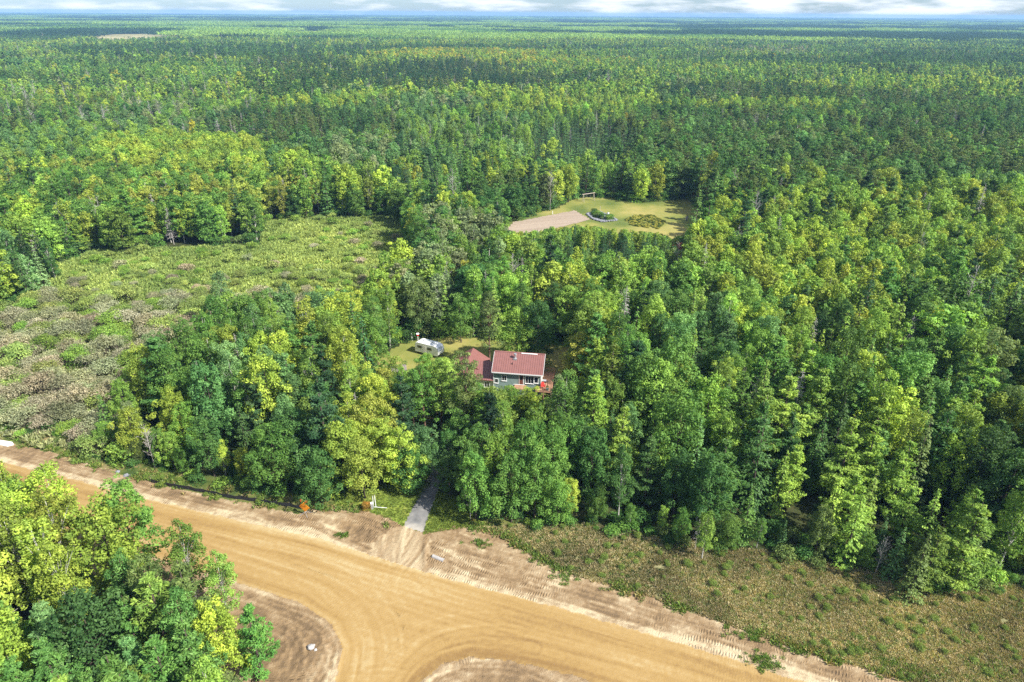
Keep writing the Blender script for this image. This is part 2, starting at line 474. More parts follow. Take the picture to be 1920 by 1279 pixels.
def near_fields(x, y, only_class=False):
    """surface class, height and attributes at world points of the road corridor"""
    jx = (fbm(x * 0.9, y * 0.9, 31, 4) - 0.5) * 1.1
    jy = (fbm(x * 0.9, y * 0.9, 57, 3) - 0.5) * 1.1
    xs, ys = x + jx, y + jy
    sA, tA = poly_st(x, y, W['top'])
    sB, tB = poly_st(x, y, W['lowl'])
    sC, tC = poly_st(x, y, W['lowr'])
    sD, tD = poly_st(x, y, W['dirt'])
    sDj, tDj = poly_st(xs, ys, W['dirt'])
    road = in_poly(x + jx * 0.5, y + jy * 0.5, W['road'])
    drive = in_poly(x + jx * 0.1, y + jy * 0.1, W['drive'])
    apron = in_poly(x + jx * 1.6, y + jy * 1.6, W['apron'])
    lawn = in_poly(x + jx * 0.5, y + jy * 0.5, W['ya']) | in_poly(x + jx * 0.5, y + jy * 0.5, W['yb'])
    field = in_poly(xs, ys, W['field'])
    stand = in_poly(xs, ys, W['stand'])
    above = tDj > 0
    cls = np.full(x.shape, 1)                      # 1 dirt
    cls[above] = 5                                 # 5 verge
    cls[field & above] = 3
    cls[lawn & above] = 4
    cls[stand & (tB > 1.5)] = 5
    cls[apron & ~drive] = 1
    cls[road] = 0
    cls[drive] = 2
    if only_class: return (cls,)
    aA, aB, aC = np.abs(tA), np.abs(tB), np.abs(tC)
    # streaks that follow the wheel paths
    def streak(s, t, sd): return fbm(t * 1.5, s * 0.045, sd, 4) * 0.6 + fbm(t * 4.5, s * 0.09, sd + 3, 2) * 0.4
    wA, wB, wC = 1 / (aA + 1.0) ** 2, 1 / (aB + 1.0) ** 2, 1 / (aC + 1.0) ** 2
    wA = wA + 0.02
    st = (streak(sA, tA, 71) * wA + streak(sB, tB, 72) * wB + streak(sC, tC, 73) * wC) / (wA + wB + wC)
    big = fbm(x * 0.07, y * 0.07, 91, 3)
    mix = np.zeros(x.shape)
    near_edge = np.minimum(np.minimum(aA, aB), aC)
    mix_road = 0.50 + (st - 0.5) * 1.0 + (big - 0.5) * 0.5
    # pale loose sand at the mouth of the junction and along the edge
    jx0, jy0 = G(700, 1235)[:2]
    mix_road += 0.28 * np.exp(-(((x - jx0) / 5.0) ** 2 + ((y - jy0) / 5.0) ** 2))
    mix_road += 0.22 * np.exp(-(aA / 0.5) ** 2) - 0.22 * np.exp(-((aA - 1.5) / 0.45) ** 2) * fbm(sA * 0.12, sA * 0, 44, 2)
    mix_road -= 0.20 * np.exp(-((aB - 1.0) / 0.5) ** 2) + 0.22 * np.exp(-((aC - 0.8) / 0.6) ** 2)
    trk = np.zeros(x.shape); on = cls == 0; xr, yr = x[on], y[on]; tr0 = np.zeros(xr.shape)
    for n_t, (line, off, amp) in enumerate(TRACKS):
        sT, tT = poly_st(xr, yr, line)
        for o_ in ((-off, off) if off else (0.0,)):
            e_ = np.abs(tT - o_)
            brk = sstep(0.30, 0.55, fbm(sT * 0.18, sT * 0 + n_t * 3.1, 151 + n_t, 2))
            tr0 += amp * brk * (np.exp(-(e_ / 0.22) ** 2) - 0.45 * np.exp(-((e_ - 0.42) / 0.16) ** 2))
    trk[on] = tr0
    mix_road += .55 * trk + (fbm(x * 2.2, y * 2.2, 18, 3) - 0.5) * 0.22
    fr = fbm(x * 0.35, y * 0.35, 13, 4); fr2 = fbm(x * 1.6, y * 1.6, 14, 3)
    mix_dirt = 0.43 + (fr - 0.5) * 0.9 + (st - 0.5) * 0.9 + (fr2 - 0.5) * 0.55 + (fbm(x * 3.7, y * 3.7, 19, 2) - 0.5) * 0.30
    mix_dirt += 0.42 * np.exp(-(aA / (0.7 + 1.3 * fbm(sA * 0.12, sA * 0, 45, 3))) ** 2)     # pale sand windrow
    mix_dirt += 0.25 * np.exp(-(aB / 0.6) ** 2) + 0.1 * np.exp(-(aC / 0.6) ** 2)
    mix_dirt -= 0.07 * (tB > 1.2) * (aB < 14) + 0.10 * (tC > 0.8) * (aC < 14)
    px, py, _ = project(np.stack([x, y, np.zeros_like(x)], -1))
    # dug-over dark patch and the pale scoop beside the apron
    mix_dirt -= 0.14 * np.exp(-(((px - 690) / 45) ** 2 + ((py - 1000) / 22) ** 2)) * (fr2 + 0.3)
    mix_dirt += 0.30 * np.exp(-(((px - 625) / 28) ** 2 + ((py - 993) / 7) ** 2))
    mix_dirt -= 0.08 * np.exp(-(((px - 580) / 50) ** 2 + ((py - 1215) / 45) ** 2)) * (fr2 + 0.4)
    d0 = G(775, 990)[:2]; d1 = G(745, 1062)[:2]
    ad = (d1 - d0) / np.linalg.norm(d1 - d0)
    ac = (x - d0[0]) * -ad[1] + (y - d0[1]) * ad[0]; al = (x - d0[0]) * ad[0] + (y - d0[1]) * ad[1]
    acw = ac + 0.06 * al * al * np.sign(ac) * 0.4
    ap_st = fbm(acw * 2.2, al * 0.15, 66, 3)
    mix_ap = 0.66 + (ap_st - 0.5) * 0.8
    for n_t, line in enumerate(DIRT_TRACKS):
        sT, tT = poly_st(x, y, line)
        for o_ in (-.85, -.35, .35, .85):
            mix_dirt += (.16 if abs(o_) > .5 else -.20) * np.exp(-((tT - o_) / .17) ** 2) * sstep(.32, .55, fbm(sT * .25, sT * 0 + n_t * 2.3, 161 + n_t, 2))
    mix_dirt = np.where(apron, mix_ap, mix_dirt)
    gx, gy = G(800, 1040)[:2]
    mix_dirt -= 0.3 * np.exp(-(((px - 797) / 7) ** 2 + ((py - 1035) / 24) ** 2))
    green = np.clip(0.62 * np.exp(-np.abs(tD) / 1.1) * fbm(sD * 0.12, sD * 0 + 3, 81, 3) * 1.7 + 0.35 * sstep(0.58, 0.75, fbm(x * 0.22, y * 0.22, 83, 3)) * (px > 800), 0, 1)
    green = np.where((cls == 1) & ((tD > 0) | (apron)), 0, green)
    green = np.where((cls == 1) & (py > 1180) & (px < 1150), 0.0, green)
    mix_field = 0.34 + (fbm(x * 0.12, y * 0.12, 21, 4) - 0.5) * 1.0
    mix_lawn = 0.42 + (fbm(x * 0.4, y * 0.4, 23, 3) - 0.5) * 0.9
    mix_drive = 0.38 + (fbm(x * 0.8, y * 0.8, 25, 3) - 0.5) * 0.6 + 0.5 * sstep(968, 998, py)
    mix_weed = 0.45 + (fbm(x * 0.5, y * 0.5, 27, 3) - 0.5) * 1.2
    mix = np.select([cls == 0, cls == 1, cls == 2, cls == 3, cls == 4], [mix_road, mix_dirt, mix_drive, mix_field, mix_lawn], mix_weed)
    # tread rows: bands beside the edges
    tread = np.zeros(x.shape)
    tm = np.minimum(aA, np.minimum(aB, aC))
    band = (np.sin(tm * 5.6 + 2.0 * fbm(x * 0.2, y * 0.2, 87, 2) * 6) > -0.2)
    tread = np.where(cls == 1, band * sstep(0.42, 0.62, fbm(x * 0.16, y * 0.16, 88, 3)) * sstep(.3, .55, fbm(x * 1.1, y * 1.1, 90, 2)), np.where(cls == 0, 0.5 * band * sstep(0.5, 0.62, fbm(x * 0.11, y * 0.11, 89, 2)), 0))
    tread = np.where(apron, 0.0, tread)
    uvS = np.select([(aA <= aB) & (aA <= aC), aB <= aC], [sA, sB], sC)
    # heights
    h = 0.02 * (fr - 0.5)
    edge = np.exp(-((tA - 0.25) / 0.38) ** 2) * (tA > -1.5)
    h = h + 0.16 * edge * fbm(sA * 0.3, sA * 0 + 1, 46, 3) * (1 - 0.9 * apron)
    h = h + 0.12 * np.exp(-((tB - 0.2) / 0.4) ** 2) * fbm(sB * 0.4, sB * 0, 47, 3) + 0.12 * np.exp(-((tC - 0.2) / 0.4) ** 2) * fbm(sC * 0.4, sC * 0, 48, 3)
    rough_d = np.where(cls == 1, 0.10 + 0.22 * np.exp(-(((px - 690) / 50) ** 2 + ((py - 1000) / 24) ** 2)) + 0.30 * np.exp(-(((px - 580) / 70) ** 2 + ((py - 1220) / 50) ** 2)), 0.012)
    rough_d = np.where((cls == 3) | (cls == 4) | (cls == 5), 0.10, rough_d)
    rough_d = np.where((cls == 2), 0.01, rough_d)
    h = h + rough_d * (fr2 - 0.5) + rough_d * 0.8 * (fbm(x * 4, y * 4, 15, 2) - 0.5)
    h = h + np.where(cls == 0, 0.03 * (st - 0.5) - 0.05 * np.abs(trk), np.where(cls == 1, 0.12 * (st - 0.5), 0))
    h = h + np.where(apron, 0.09 * (ap_st - 0.5), 0)
    h = h + 0.25 * np.exp(-(((px - 580) / 60) ** 2 + ((py - 1200) / 30) ** 2)) + 0.22 * np.exp(-(((px - 640) / 60) ** 2 + ((py - 975) / 14) ** 2))
    h = h + 0.20 * np.exp(-(((px - 797) / 4) ** 2 + ((py - 1035) / 26) ** 2))
    h = h + np.where(above, 0.02, 0) + 0.06
    return cls, h, mix, green, tread, uvS, tm

def near_height(x, y):
    a = near_fields(np.atleast_1d(np.float64(x)), np.atleast_1d(np.float64(y)))
    return float(a[1][0])

def build_corridor():
    res = 0.20
    xs = np.arange(-108, 92, res); ys = np.arange(34, 108, res)
    X, Y = np.meshgrid(xs, ys, indexing='ij')
    cx, cy = X[:-1, :-1] + res / 2, Y[:-1, :-1] + res / 2
    px, py, w = project(np.stack([cx, cy, np.zeros_like(cx)], -1))
    sD, tD = poly_st(cx.ravel(), cy.ravel(), W['dirt'])
    tD = tD.reshape(cx.shape)
    keep = (px > -330) & (px < 2250) & (py < 1620) & (w > 1)
    inl = in_poly(cx, cy, W['drive']) | in_poly(cx, cy, W['ya']) | in_poly(cx, cy, W['yb']) | in_poly(cx, cy, W['field'])
    keep &= (tD < 4.0) | inl
    keep &= ~(in_poly(cx, cy, W['stand']) & (py > 1120) & (px < 400) & (np.abs(px - 0) > -1) & (poly_st(cx.ravel(), cy.ravel(), W['lowl'])[1].reshape(cx.shape) > 9))
    nx, ny = X.shape
    vx, vy = X.ravel(), Y.ravel()
    ccls = near_fields(cx[keep], cy[keep], True)[0]
    ii, jj = np.nonzero(keep)
    quads_i = np.stack([ii * ny + jj, (ii + 1) * ny + jj, (ii + 1) * ny + jj + 1, ii * ny + jj + 1], -1)
    used = np.unique(quads_i)
    lut = np.full(nx * ny, -1, np.int64); lut[used] = np.arange(len(used))
    cls, h, mix, green, tread, S, T = near_fields(vx[used], vy[used])
    V = np.stack([vx[used], vy[used], h], -1)
    # wheel-path smoothing of class colours is left to the material; each class is its own surface
    names = {0: ('road', M_ROAD, 'graded tan sand road with a junction, under construction'),
             1: ('dirt_verge', M_DIRT, 'brown graded dirt strips with tread marks along the sand road'),
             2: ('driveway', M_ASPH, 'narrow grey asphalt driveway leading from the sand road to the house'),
             3: ('field', M_FIELD, 'dry olive-brown grass field between the dirt verge and the woods'),
             4: ('lawn', M_LAWN, 'mown green lawn on both sides of the driveway mouth'),
             5: ('verge', M_WEED, 'weedy green strip between the dirt and the tree line')}
    attrs_all = dict(mixv=np.clip(mix, -0.2, 1.3), green=green, tread=tread)
    for c, (nm, mat, lab) in names.items():
        q = lut[quads_i[ccls == c]]
        if not len(q): continue
        u, inv = np.unique(q, return_inverse=True)
        F = inv.reshape(q.shape)
        # attribute values belong to this class: recompute at shared borders from the cell class
        me = mesh_np(nm, V[u], [F], [mat], fattr={k: v[u] for k, v in attrs_all.items()}, uv=np.stack([S[u], T[u]], -1), smooth=True)
        tag(link(nm, me), lab, kind='structure')
build_corridor()

def sheet(name, poly, res, z, mat, label, jit=1.5, mixf=None, kind='structure', rough=0.05, parent=None):
    lo = poly.min(0) - 1; hi = poly.max(0) + 1
    xs = np.arange(lo[0], hi[0], res); ys = np.arange(lo[1], hi[1], res)
    X, Y = np.meshgrid(xs, ys, indexing='ij'); ny = X.shape[1]
    cx, cy = X[:-1, :-1] + res / 2, Y[:-1, :-1] + res / 2
    k = in_poly(cx + (fbm(cx * 0.3, cy * 0.3, 3, 3) - .5) * 2 * jit, cy + (fbm(cx * 0.3, cy * 0.3, 9, 3) - .5) * 2 * jit, poly)
    ii, jj = np.nonzero(k)
    q = np.stack([ii * ny + jj, (ii + 1) * ny + jj, (ii + 1) * ny + jj + 1, ii * ny + jj + 1], -1)
    u, inv = np.unique(q, return_inverse=True)
    vx, vy = X.ravel()[u], Y.ravel()[u]
    mv = 0.45 + (fbm(vx * 0.08, vy * 0.08, 33, 4) - .5) * 1.4 if mixf is None else mixf(vx, vy)
    vz = z + rough * (fbm(vx * 0.5, vy * 0.5, 35, 3) - .5) + far_height(vx, vy) + 0.06
    me = mesh_np(name, np.stack([vx, vy, vz], -1), [inv.reshape(q.shape)], [mat], fattr=dict(mixv=mv, green=mv * 0), smooth=True)
    return tag(link(name, me, parent), label, kind=kind)

sheet('marsh', W['marsh'], 1.6, 0.02, M_MARSH, 'open yellow-green marsh meadow overgrown with willow shrubs', jit=3)
sheet('yard', W['yard'], 0.8, 0.02, M_LAWND, 'sunlit yellowing lawn around the red-roofed house', jit=1.2)
sheet('clearing', W['clear'], 1.2, 0.02, M_LAWND, 'grassy clearing in the woods with a garden and a swing frame', jit=1.5)
sheet('garden_plot', W['plot'], 0.7, 0.09, M_PLOT, 'bare tilled brown garden plot in the grassy clearing', jit=0.3,
      mixf=lambda x, y: 0.45 + (fbm((x * 0.35 - y) * 1.2, (x + y * 0.35) * 0.05, 37, 3) - .5) * .5)
# two pale bog meadows far off in the forest
for (x0, x1, y0, y1, lab) in ((115, 400, 63.0, 84, 'pale straw bog meadow far off in the forest'), (505, 670, 58.0, 67, 'thin pale wet meadow behind the far dark pines')):
    pts = [(x0, (y0 + y1) / 2), ((x0 * 2 + x1) / 3, y0 + 1), ((x0 + x1 * 2) / 3, y0), (x1, (y0 + y1) / 2 - 1), ((x0 + 2 * x1) / 3, y1 - 2), ((x0 * 2 + x1) / 3, y1)]
    Wp = GP(pts, 2.0)
    W.setdefault('bogs', []).append(Wp)
    sheet('meadow', Wp, 30.0, 0.8, surf_mat('bog_' + str(x0), [(0.2, (0.2, 0.19, 0.08)), (0.5, (0.34, 0.30, 0.14)), (0.8, (0.42, 0.37, 0.19))], nscale=0.01, bump=0.01), lab, jit=25, rough=0.5)
# ------------------------------------------------------------------ plant shapes
def unit(v):
    return v / np.maximum(np.linalg.norm(v, axis=-1, keepdims=True), 1e-9)

class Plant:
    """leaf faces with a clump value each, and wood tubes"""
    def __init__(s, seed):
        s.r = np.random.default_rng(seed); s.q = []; s.c = []; s.w = MB()
    def leaves(s, P, Nn, size, aspect=0.6, clump=0.5, T=None):
        n = len(P)
        if n == 0: return
        r = s.r
        R = unit(r.normal(size=(n, 3))) if T is None else T
        t = unit(R - Nn * (R * Nn).sum(1, keepdims=True)); b = np.cross(Nn, t)
        L = (size * r.uniform(0.65, 1.3, n))[:, None] * 0.5; Wd = L * aspect
        k = L * r.uniform(-0.3, 0.3, n)[:, None]
        bend = Nn * L * 0.25
        s.q.append(np.stack([P - t * L - bend, P + b * Wd + t * k, P + t * L - bend, P - b * Wd - t * k * 0.5], 1))
        s.c.append(np.repeat(np.broadcast_to(np.asarray(clump, float), (n,)), 4))
    def meshes(s, name, leaf_mat, wood_mat):
        V = np.concatenate(s.q).reshape(-1, 3); F = np.arange(len(V)).reshape(-1, 4)
        crown = mesh_np(name + '_crown', V, [F], [leaf_mat], fattr=dict(clump=np.concatenate(s.c)))
        trunk = s.w.mesh(name + '_trunk', wood_mat, smooth=True)
        return crown, trunk
    def merged(s, name, leaf_mat, wood_mat):
        """leaves and wood in one mesh for the plants that are scattered as one mass"""
        V = np.concatenate(s.q).reshape(-1, 3) if s.q else np.zeros((0, 3)); F = np.arange(len(V)).reshape(-1, 4)
        c = np.concatenate(s.c) if s.c else np.zeros(0)
        wv = np.array(s.w.v, float).reshape(-1, 3); wq = np.array([f for f in s.w.f if len(f) == 4], int).reshape(-1, 4) + len(V)
        wt = np.array([f for f in s.w.f if len(f) == 3], int).reshape(-1, 3) + len(V)
        mi = np.concatenate([np.zeros(len(F), int), np.ones(len(wq) + len(wt), int)])
        return mesh_np(name, np.concatenate([V, wv]), [F, wq, wt], [leaf_mat, wood_mat], midx=mi, fattr=dict(clump=np.concatenate([c, np.full(len(wv), .5)])))

def broadleaf(seed, H=15.0, base=0.25, R=3.6, nl=46, n=5200, leaf=0.42, peak=0.45, lobe=(0.24, 0.40), lz=0.85, bare=0.05, asp=0.65, trunk=0.17, sides=6, limbs=14, inner=0.12, spread=(0.55, 1.0), skirt=0.0):
    p = Plant(seed); r = p.r
    zb = H * base; hc = H - zb
    def prof(t):
        return np.where(t < peak, np.sqrt(np.clip(1 - ((t - peak) / (peak + 0.12)) ** 2, 0, 1)), np.sqrt(np.clip(1 - ((t - peak) / (1.0 - peak + 0.05)) ** 2, 0, 1)))
    t = (np.arange(nl) + r.uniform(0, 1, nl)) / nl
    t = 0.06 + 0.90 * t ** 0.92
    ang = np.arange(nl) * 2.39996 + r.uniform(-0.5, 0.5, nl)
    lean = r.normal(0, 0.08 * R, 2); ph = r.uniform(0, 6.28, 2)
    sector = 1 + .22 * np.sin(ang * 2 + ph[0]) + .16 * np.sin(ang * 3 + ph[1] + t * 4)
    rl = R * r.uniform(*lobe, nl) * (0.7 + 0.3 * prof(t)) * r.uniform(.72, 1.25, nl)
    rad = np.maximum(prof(t) * R * r.uniform(*spread, nl) - rl * 0.55, 0) * r.uniform(0.75, 1.12, nl) * sector
    C = np.stack([np.cos(ang) * rad + lean[0] * t, np.sin(ang) * rad + lean[1] * t, zb + t * hc - rl * 0.4 + r.normal(0, .032 * H, nl)], 1)
    C[-1] = (lean[0], lean[1], H - rl[-1] * lz)
    wts = rl ** 2; cnt = np.maximum((n * wts / wts.sum()).astype(int), 6)
    for i in range(nl):
        m = int(cnt[i] * 1.5)
        d = unit(r.normal(size=(m, 3)))
        out = unit(np.array([C[i, 0] - lean[0] * t[i], C[i, 1] - lean[1] * t[i], 0.35 * R + (t[i] - 0.4) * R]))
        k = (d @ out > -0.45) & (d[:, 2] > -0.55)
        d = d[k][:cnt[i]]; m = len(d)
        # uneven lobe: a few bumps
        bump = 1 + 0.22 * np.sin(d[:, 0] * 5 + i) * np.cos(d[:, 1] * 6 - i) + 0.15 * np.sin(d[:, 2] * 9 + 2 * i)
        P = C[i] + d * np.array([1, 1, lz]) * (rl[i] * r.uniform(0.72, 1.06, m) * bump)[:, None]
        Nn = unit(d * 0.75 + r.normal(0, 0.42, (m, 3)) + np.array([0, 0, 0.28]))
        if bare > 0:
            kk = r.uniform(size=m) > bare * (1 + 2 * (i % 3 == 0)); P = P[kk]; Nn = Nn[kk]
        p.leaves(P, Nn, leaf, asp, np.clip(r.uniform(0.15, 0.85) + r.normal(0, 0.12, len(P)), 0, 1))
    m = int(n * inner)
    if m:
        tt = r.uniform(0.08, 0.85, m); a2 = r.uniform(0, 6.28, m); rr = prof(tt) * R * 0.75 * np.sqrt(r.uniform(0, 1, m))
        P = np.stack([np.cos(a2) * rr, np.sin(a2) * rr, zb + tt * hc], 1)
        p.leaves(P, unit(r.normal(size=(m, 3)) + np.array([0, 0, .6])), leaf * 1.3, asp, 0.3)
    rt = trunk * H / 15
    p.w.tube([(0, 0, -0.3), (0.05, 0, 0.25), (lean[0] * .3, lean[1] * .3, zb), (lean[0] * .6, lean[1] * .6, zb + hc * .5), (lean[0], lean[1], zb + hc * .88)],
             [rt * 1.5, rt * 1.1, rt * .85, rt * .5, rt * .12], sides)
    if limbs:
        for i in r.choice(nl, min(limbs, nl), replace=False):
            z0 = zb * 0.8 + (C[i, 2] - zb * 0.8) * 0.55
            s0 = np.array([lean[0] * .5, lean[1] * .5, z0])
            mid = s0 * 0.5 + C[i] * 0.5 + np.array([0, 0, 0.25])
            p.w.tube([s0, mid, C[i]], [rt * .34, rt * .22, rt * .08], 4, cap=False)
    return p

def white_pine(seed, H=17.0, base=0.12, Rm=3.7, whorls=14, tuft=5, leaf=0.55, sides=6, step=0.55, flat=0.30, peak=0.22, gap=0.18, droop=0.0, br=(4, 7)):
    p = Plant(seed); r = p.r
    zs = H * (base + (0.985 - base) * (np.arange(whorls) + r.uniform(-.25, .25, whorls)) / whorls)
    for wi, z in enumerate(zs):
        t = (z / H - base) / (1 - base)
        L0 = Rm * (0.70 + 0.30 * t / peak if t < peak else max(0.05, (1 - (t - peak) / (1 - peak)) ** 0.95)) * r.uniform(.8, 1.15)
        for k in range(r.integers(*br)):
            if r.uniform() < gap: continue
            a = r.uniform(0, 6.283); L = L0 * r.uniform(0.65, 1.12)
            up = (0.10 + 0.30 * t) - droop * (1 - t)
            dirv = np.array([math.cos(a), math.sin(a), up]); side = np.array([-math.sin(a), math.cos(a), 0])
            m = max(3, int(L / step)); s = np.linspace(0.28, 1.0, m)
            ctr = np.array([0, 0, z]) + s[:, None] * L * dirv + np.array([0, 0, 1.0]) * (0.10 * L * s ** 2)[:, None]
            wid = flat * L * np.sin(np.clip(s, 0, .97) * 3.05) + 0.12
            c0 = np.clip(r.uniform(0.2, 0.9), 0, 1)
            for sd in (-1, -0.45, 0, 0.45, 1):
                P0 = ctr + side * (sd * wid)[:, None] + r.normal(0, 0.10, (m, 3))
                P = np.repeat(P0, tuft, 0) + r.normal(0, 0.13, (m * tuft, 3))
                T = unit(dirv * 0.8 + side * sd * 0.8 + np.array([0, 0, 0.45]) + r.normal(0, 0.42, (m * tuft, 3)))
                Nn = unit(np.array([0, 0, 1.0]) + dirv * 0.25 + r.normal(0, 0.5, (m * tuft, 3)))
                p.leaves(P, Nn, leaf, 0.34, np.clip(c0 + r.normal(0, .15, m * tuft), 0, 1), T=T)
            p.w.tube([(0, 0, z), tuple(ctr[m // 2]), tuple(ctr[-1])], [0.05, 0.035, 0.012], 3, cap=False)
    p.w.tube([(0, 0, -0.3), (0, 0, H * .3), (0, 0, H * .7), (0, 0, H * .99)], [0.26, 0.2, 0.11, 0.02], sides)
    return p

def spruce(seed, H=12.0, base=0.04, Rm=2.0, whorls=26, leaf=0.42, sides=5, per=8, pts=6, power=0.9):
    p = Plant(seed); r = p.r
    for wi in range(whorls):
        t = (wi + r.uniform(0, 1)) / whorls; z = H * (base + (0.99 - base) * t)
        L0 = Rm * (1 - t) ** power * (0.82 + 0.18 * min(1, t / 0.08)) + 0.10
        for k in range(per):
            a = r.uniform(0, 6.283); L = L0 * r.uniform(0.7, 1.12)
            m = max(2, int(pts * L / Rm) + 2); s = np.sqrt(r.uniform(0.05, 1, m))
            dx = np.array([math.cos(a), math.sin(a), 0]); side = np.array([-dx[1], dx[0], 0])
            P = np.array([0, 0, z]) + s[:, None] * L * dx + side * (r.uniform(-.3, .3, m) * s * L * 0.9)[:, None]
            P[:, 2] += -0.32 * L * s + 0.16 * L * s ** 3 + r.normal(0, .05, m)
            Nn = unit(np.array([0, 0, 0.9]) + dx * 0.55 + r.normal(0, 0.38, (m, 3)))
            T = unit(dx + side * r.uniform(-.6, .6, m)[:, None] + np.array([0, 0, -0.18]))
            p.leaves(P, Nn, leaf * (0.75 + 0.4 * (1 - t)), 0.55, np.clip(r.uniform(.2, .8) + s * 0.3 - .1, 0, 1), T=T)
    p.w.tube([(0, 0, -0.3), (0, 0, H * .5), (0, 0, H * .99)], [0.16, 0.09, 0.015], sides)
    return p

def snag(seed, H=13.0, nb=46, conic=True, Rm=1.7, thick=1.0, top=1.0):
    p = Plant(seed); r = p.r
    lx, ly = r.normal(0, 0.03 * H, 2)
    p.w.tube([(0, 0, -0.3), (lx * .4, ly * .4, H * .45), (lx, ly, H * top)], [0.17 * thick, 0.12 * thick, 0.03], 6)
    for i in range(nb):
        t = r.uniform(0.22, 0.97); z = H * t * top; a = r.uniform(0, 6.283)
        L = (Rm * (1.05 - t) if conic else Rm * r.uniform(.5, 1.2) * (1.2 - t)) * r.uniform(.5, 1.1) + 0.2
        d = np.array([math.cos(a), math.sin(a), -0.1 if conic else r.uniform(.5, 1.3)])
        s0 = np.array([lx * t, ly * t, z]); e = s0 + d * L + np.array([0, 0, -0.15 * L if conic else 0])
        p.w.tube([s0, (s0 + e) / 2 + r.normal(0, .06, 3), e], [0.05 * thick, 0.035 * thick, 0.016], 3, cap=False)
        for k in range(3):
            f = r.uniform(.35, 1); q = s0 + (e - s0) * f; p.w.tube([q, q + unit(d + r.normal(0, .7, 3)) * L * .35], [0.024, 0.010], 3, cap=False)
    return p

def shrub(seed, R=2.0, Hh=2.7, n=2600, leaf=0.21, nl=20, twigs=40):
    p = Plant(seed); r = p.r
    a = np.arange(nl) * 2.39996 + r.uniform(-.4, .4, nl); rr = R * 0.78 * np.sqrt((np.arange(nl) + .3) / nl)
    zc = Hh * (0.30 + 0.45 * np.sqrt(np.clip(1 - (rr / R) ** 2, 0, 1))) * r.uniform(.85, 1.15, nl)
    rl = R * r.uniform(.26, .42, nl)
    for i in range(nl):
        m = n // nl; d = unit(r.normal(size=(m, 3))); d = d[d[:, 2] > -0.3]; m = len(d)
        P = np.array([math.cos(a[i]) * rr[i], math.sin(a[i]) * rr[i], zc[i]]) + d * np.array([1, 1, .8]) * (rl[i] * r.uniform(.6, 1.1, m))[:, None]
        P[:, 2] = np.maximum(P[:, 2], 0.05)
        p.leaves(P, unit(d * .6 + r.normal(0, .5, (m, 3)) + np.array([0, 0, .3])), leaf, 0.6, np.clip(r.uniform(.15, .85) + r.normal(0, .15, m), 0, 1))
    m = n // 5; a2 = r.uniform(0, 6.28, m); r2 = R * np.sqrt(r.uniform(0, 1, m))
    P = np.stack([np.cos(a2) * r2, np.sin(a2) * r2, r.uniform(0.1, .5, m) * Hh * np.sqrt(np.clip(1.05 - (r2 / R) ** 2, 0, 1))], 1)
    p.leaves(P, unit(r.normal(size=(m, 3)) + np.array([0, 0, .5])), leaf * 1.3, .6, 0.3)
    for i in range(twigs):
        aa = r.uniform(0, 6.28); e = R * r.uniform(.4, 1.0)
        p.w.tube([(0.1 * math.cos(aa), .1 * math.sin(aa), -0.1), (e * .5 * math.cos(aa), e * .5 * math.sin(aa), Hh * .55), (e * math.cos(aa), e * math.sin(aa), Hh * r.uniform(.75, 1.08) * math.sqrt(max(.2, 1.1 - (e / R) ** 2)))],
                 [0.035, 0.022, 0.010], 3, cap=False)
    return p

def tussock(seed, R=0.5, Hh=0.7, n=26, wdt=0.09):
    p = Plant(seed); r = p.r
    a = r.uniform(0, 6.28, n); rr = R * np.sqrt(r.uniform(0, 1, n))
    P = np.stack([np.cos(a) * rr, np.sin(a) * rr, np.full(n, Hh * .42) * r.uniform(.6, 1.2, n)], 1)
    T = unit(np.stack([np.cos(a) * rr / R * .8, np.sin(a) * rr / R * .8, np.ones(n)], 1) + r.normal(0, .25, (n, 3)))
    Nn = unit(np.cross(T, r.normal(size=(n, 3))))
    p.leaves(P, Nn, Hh, wdt / Hh * 2, r.uniform(0, 1, n), T=T)
    return p

# kind -> (near protos, crown material, bark); every proto has a nominal height and crown radius
KINDS = {}
def add_kind(k, plants, lm, wm, hh, rr):
    KINDS[k] = dict(near=[pl.meshes(k + '_' + str(i), lm, wm) for i, pl in enumerate(plants)], lm=lm, wm=wm, H=hh, R=rr)
add_kind('oak', [broadleaf(100 + i, 14, .11, 3.9, 66, 9000, .30, .45, lobe=(.16, .29), bare=.08, inner=.05, spread=(.5, 1.08)) for i in range(5)], M_LEAF, M_BARK, 14, 3.9)
add_kind('maple', [broadleaf(120 + i, 14, .16, 3.3, 80, 9400, .27, .40, lobe=(.14, .25), lz=1.25, spread=(.5, 1.1), inner=.05) for i in range(4)], M_LEAF, M_BARK, 14, 3.3)
add_kind('aspen', [broadleaf(140 + i, 15, .20, 2.5, 66, 7600, .245, .38, lobe=(.17, .30), lz=1.15, bare=.10, trunk=.13, limbs=22, inner=.06, spread=(.4, 1.1)) for i in range(5)], M_LEAF, M_BARKP, 15, 2.5)
add_kind('white_pine', [white_pine(160 + i, 17, tuft=7, leaf=.46) for i in range(4)], M_NEEDLE, M_BARK, 17, 3.7)
add_kind('red_pine', [broadleaf(180 + i, 16, .26, 2.7, 62, 7400, .34, .42, lobe=(.18, .30), lz=.7, bare=.06, asp=.30, trunk=.19, limbs=24, spread=(.35, 1.1), inner=.06) for i in range(4)], M_NEEDLE, M_BARKR, 16, 2.7)
add_kind('spruce', [spruce(200 + i, 12, per=10, pts=8, leaf=.34, Rm=1.9 + .12 * i) for i in range(4)], M_NEEDLE, M_BARK, 12, 2.0)
add_kind('snag', [snag(220, 13, 110, True, 1.5, .5), snag(221, 14, 60, False, 2.4, .6), snag(222, 11, 52, True, 1.5)], M_NEEDLE, M_DEAD, 13, 1.6) if False else None
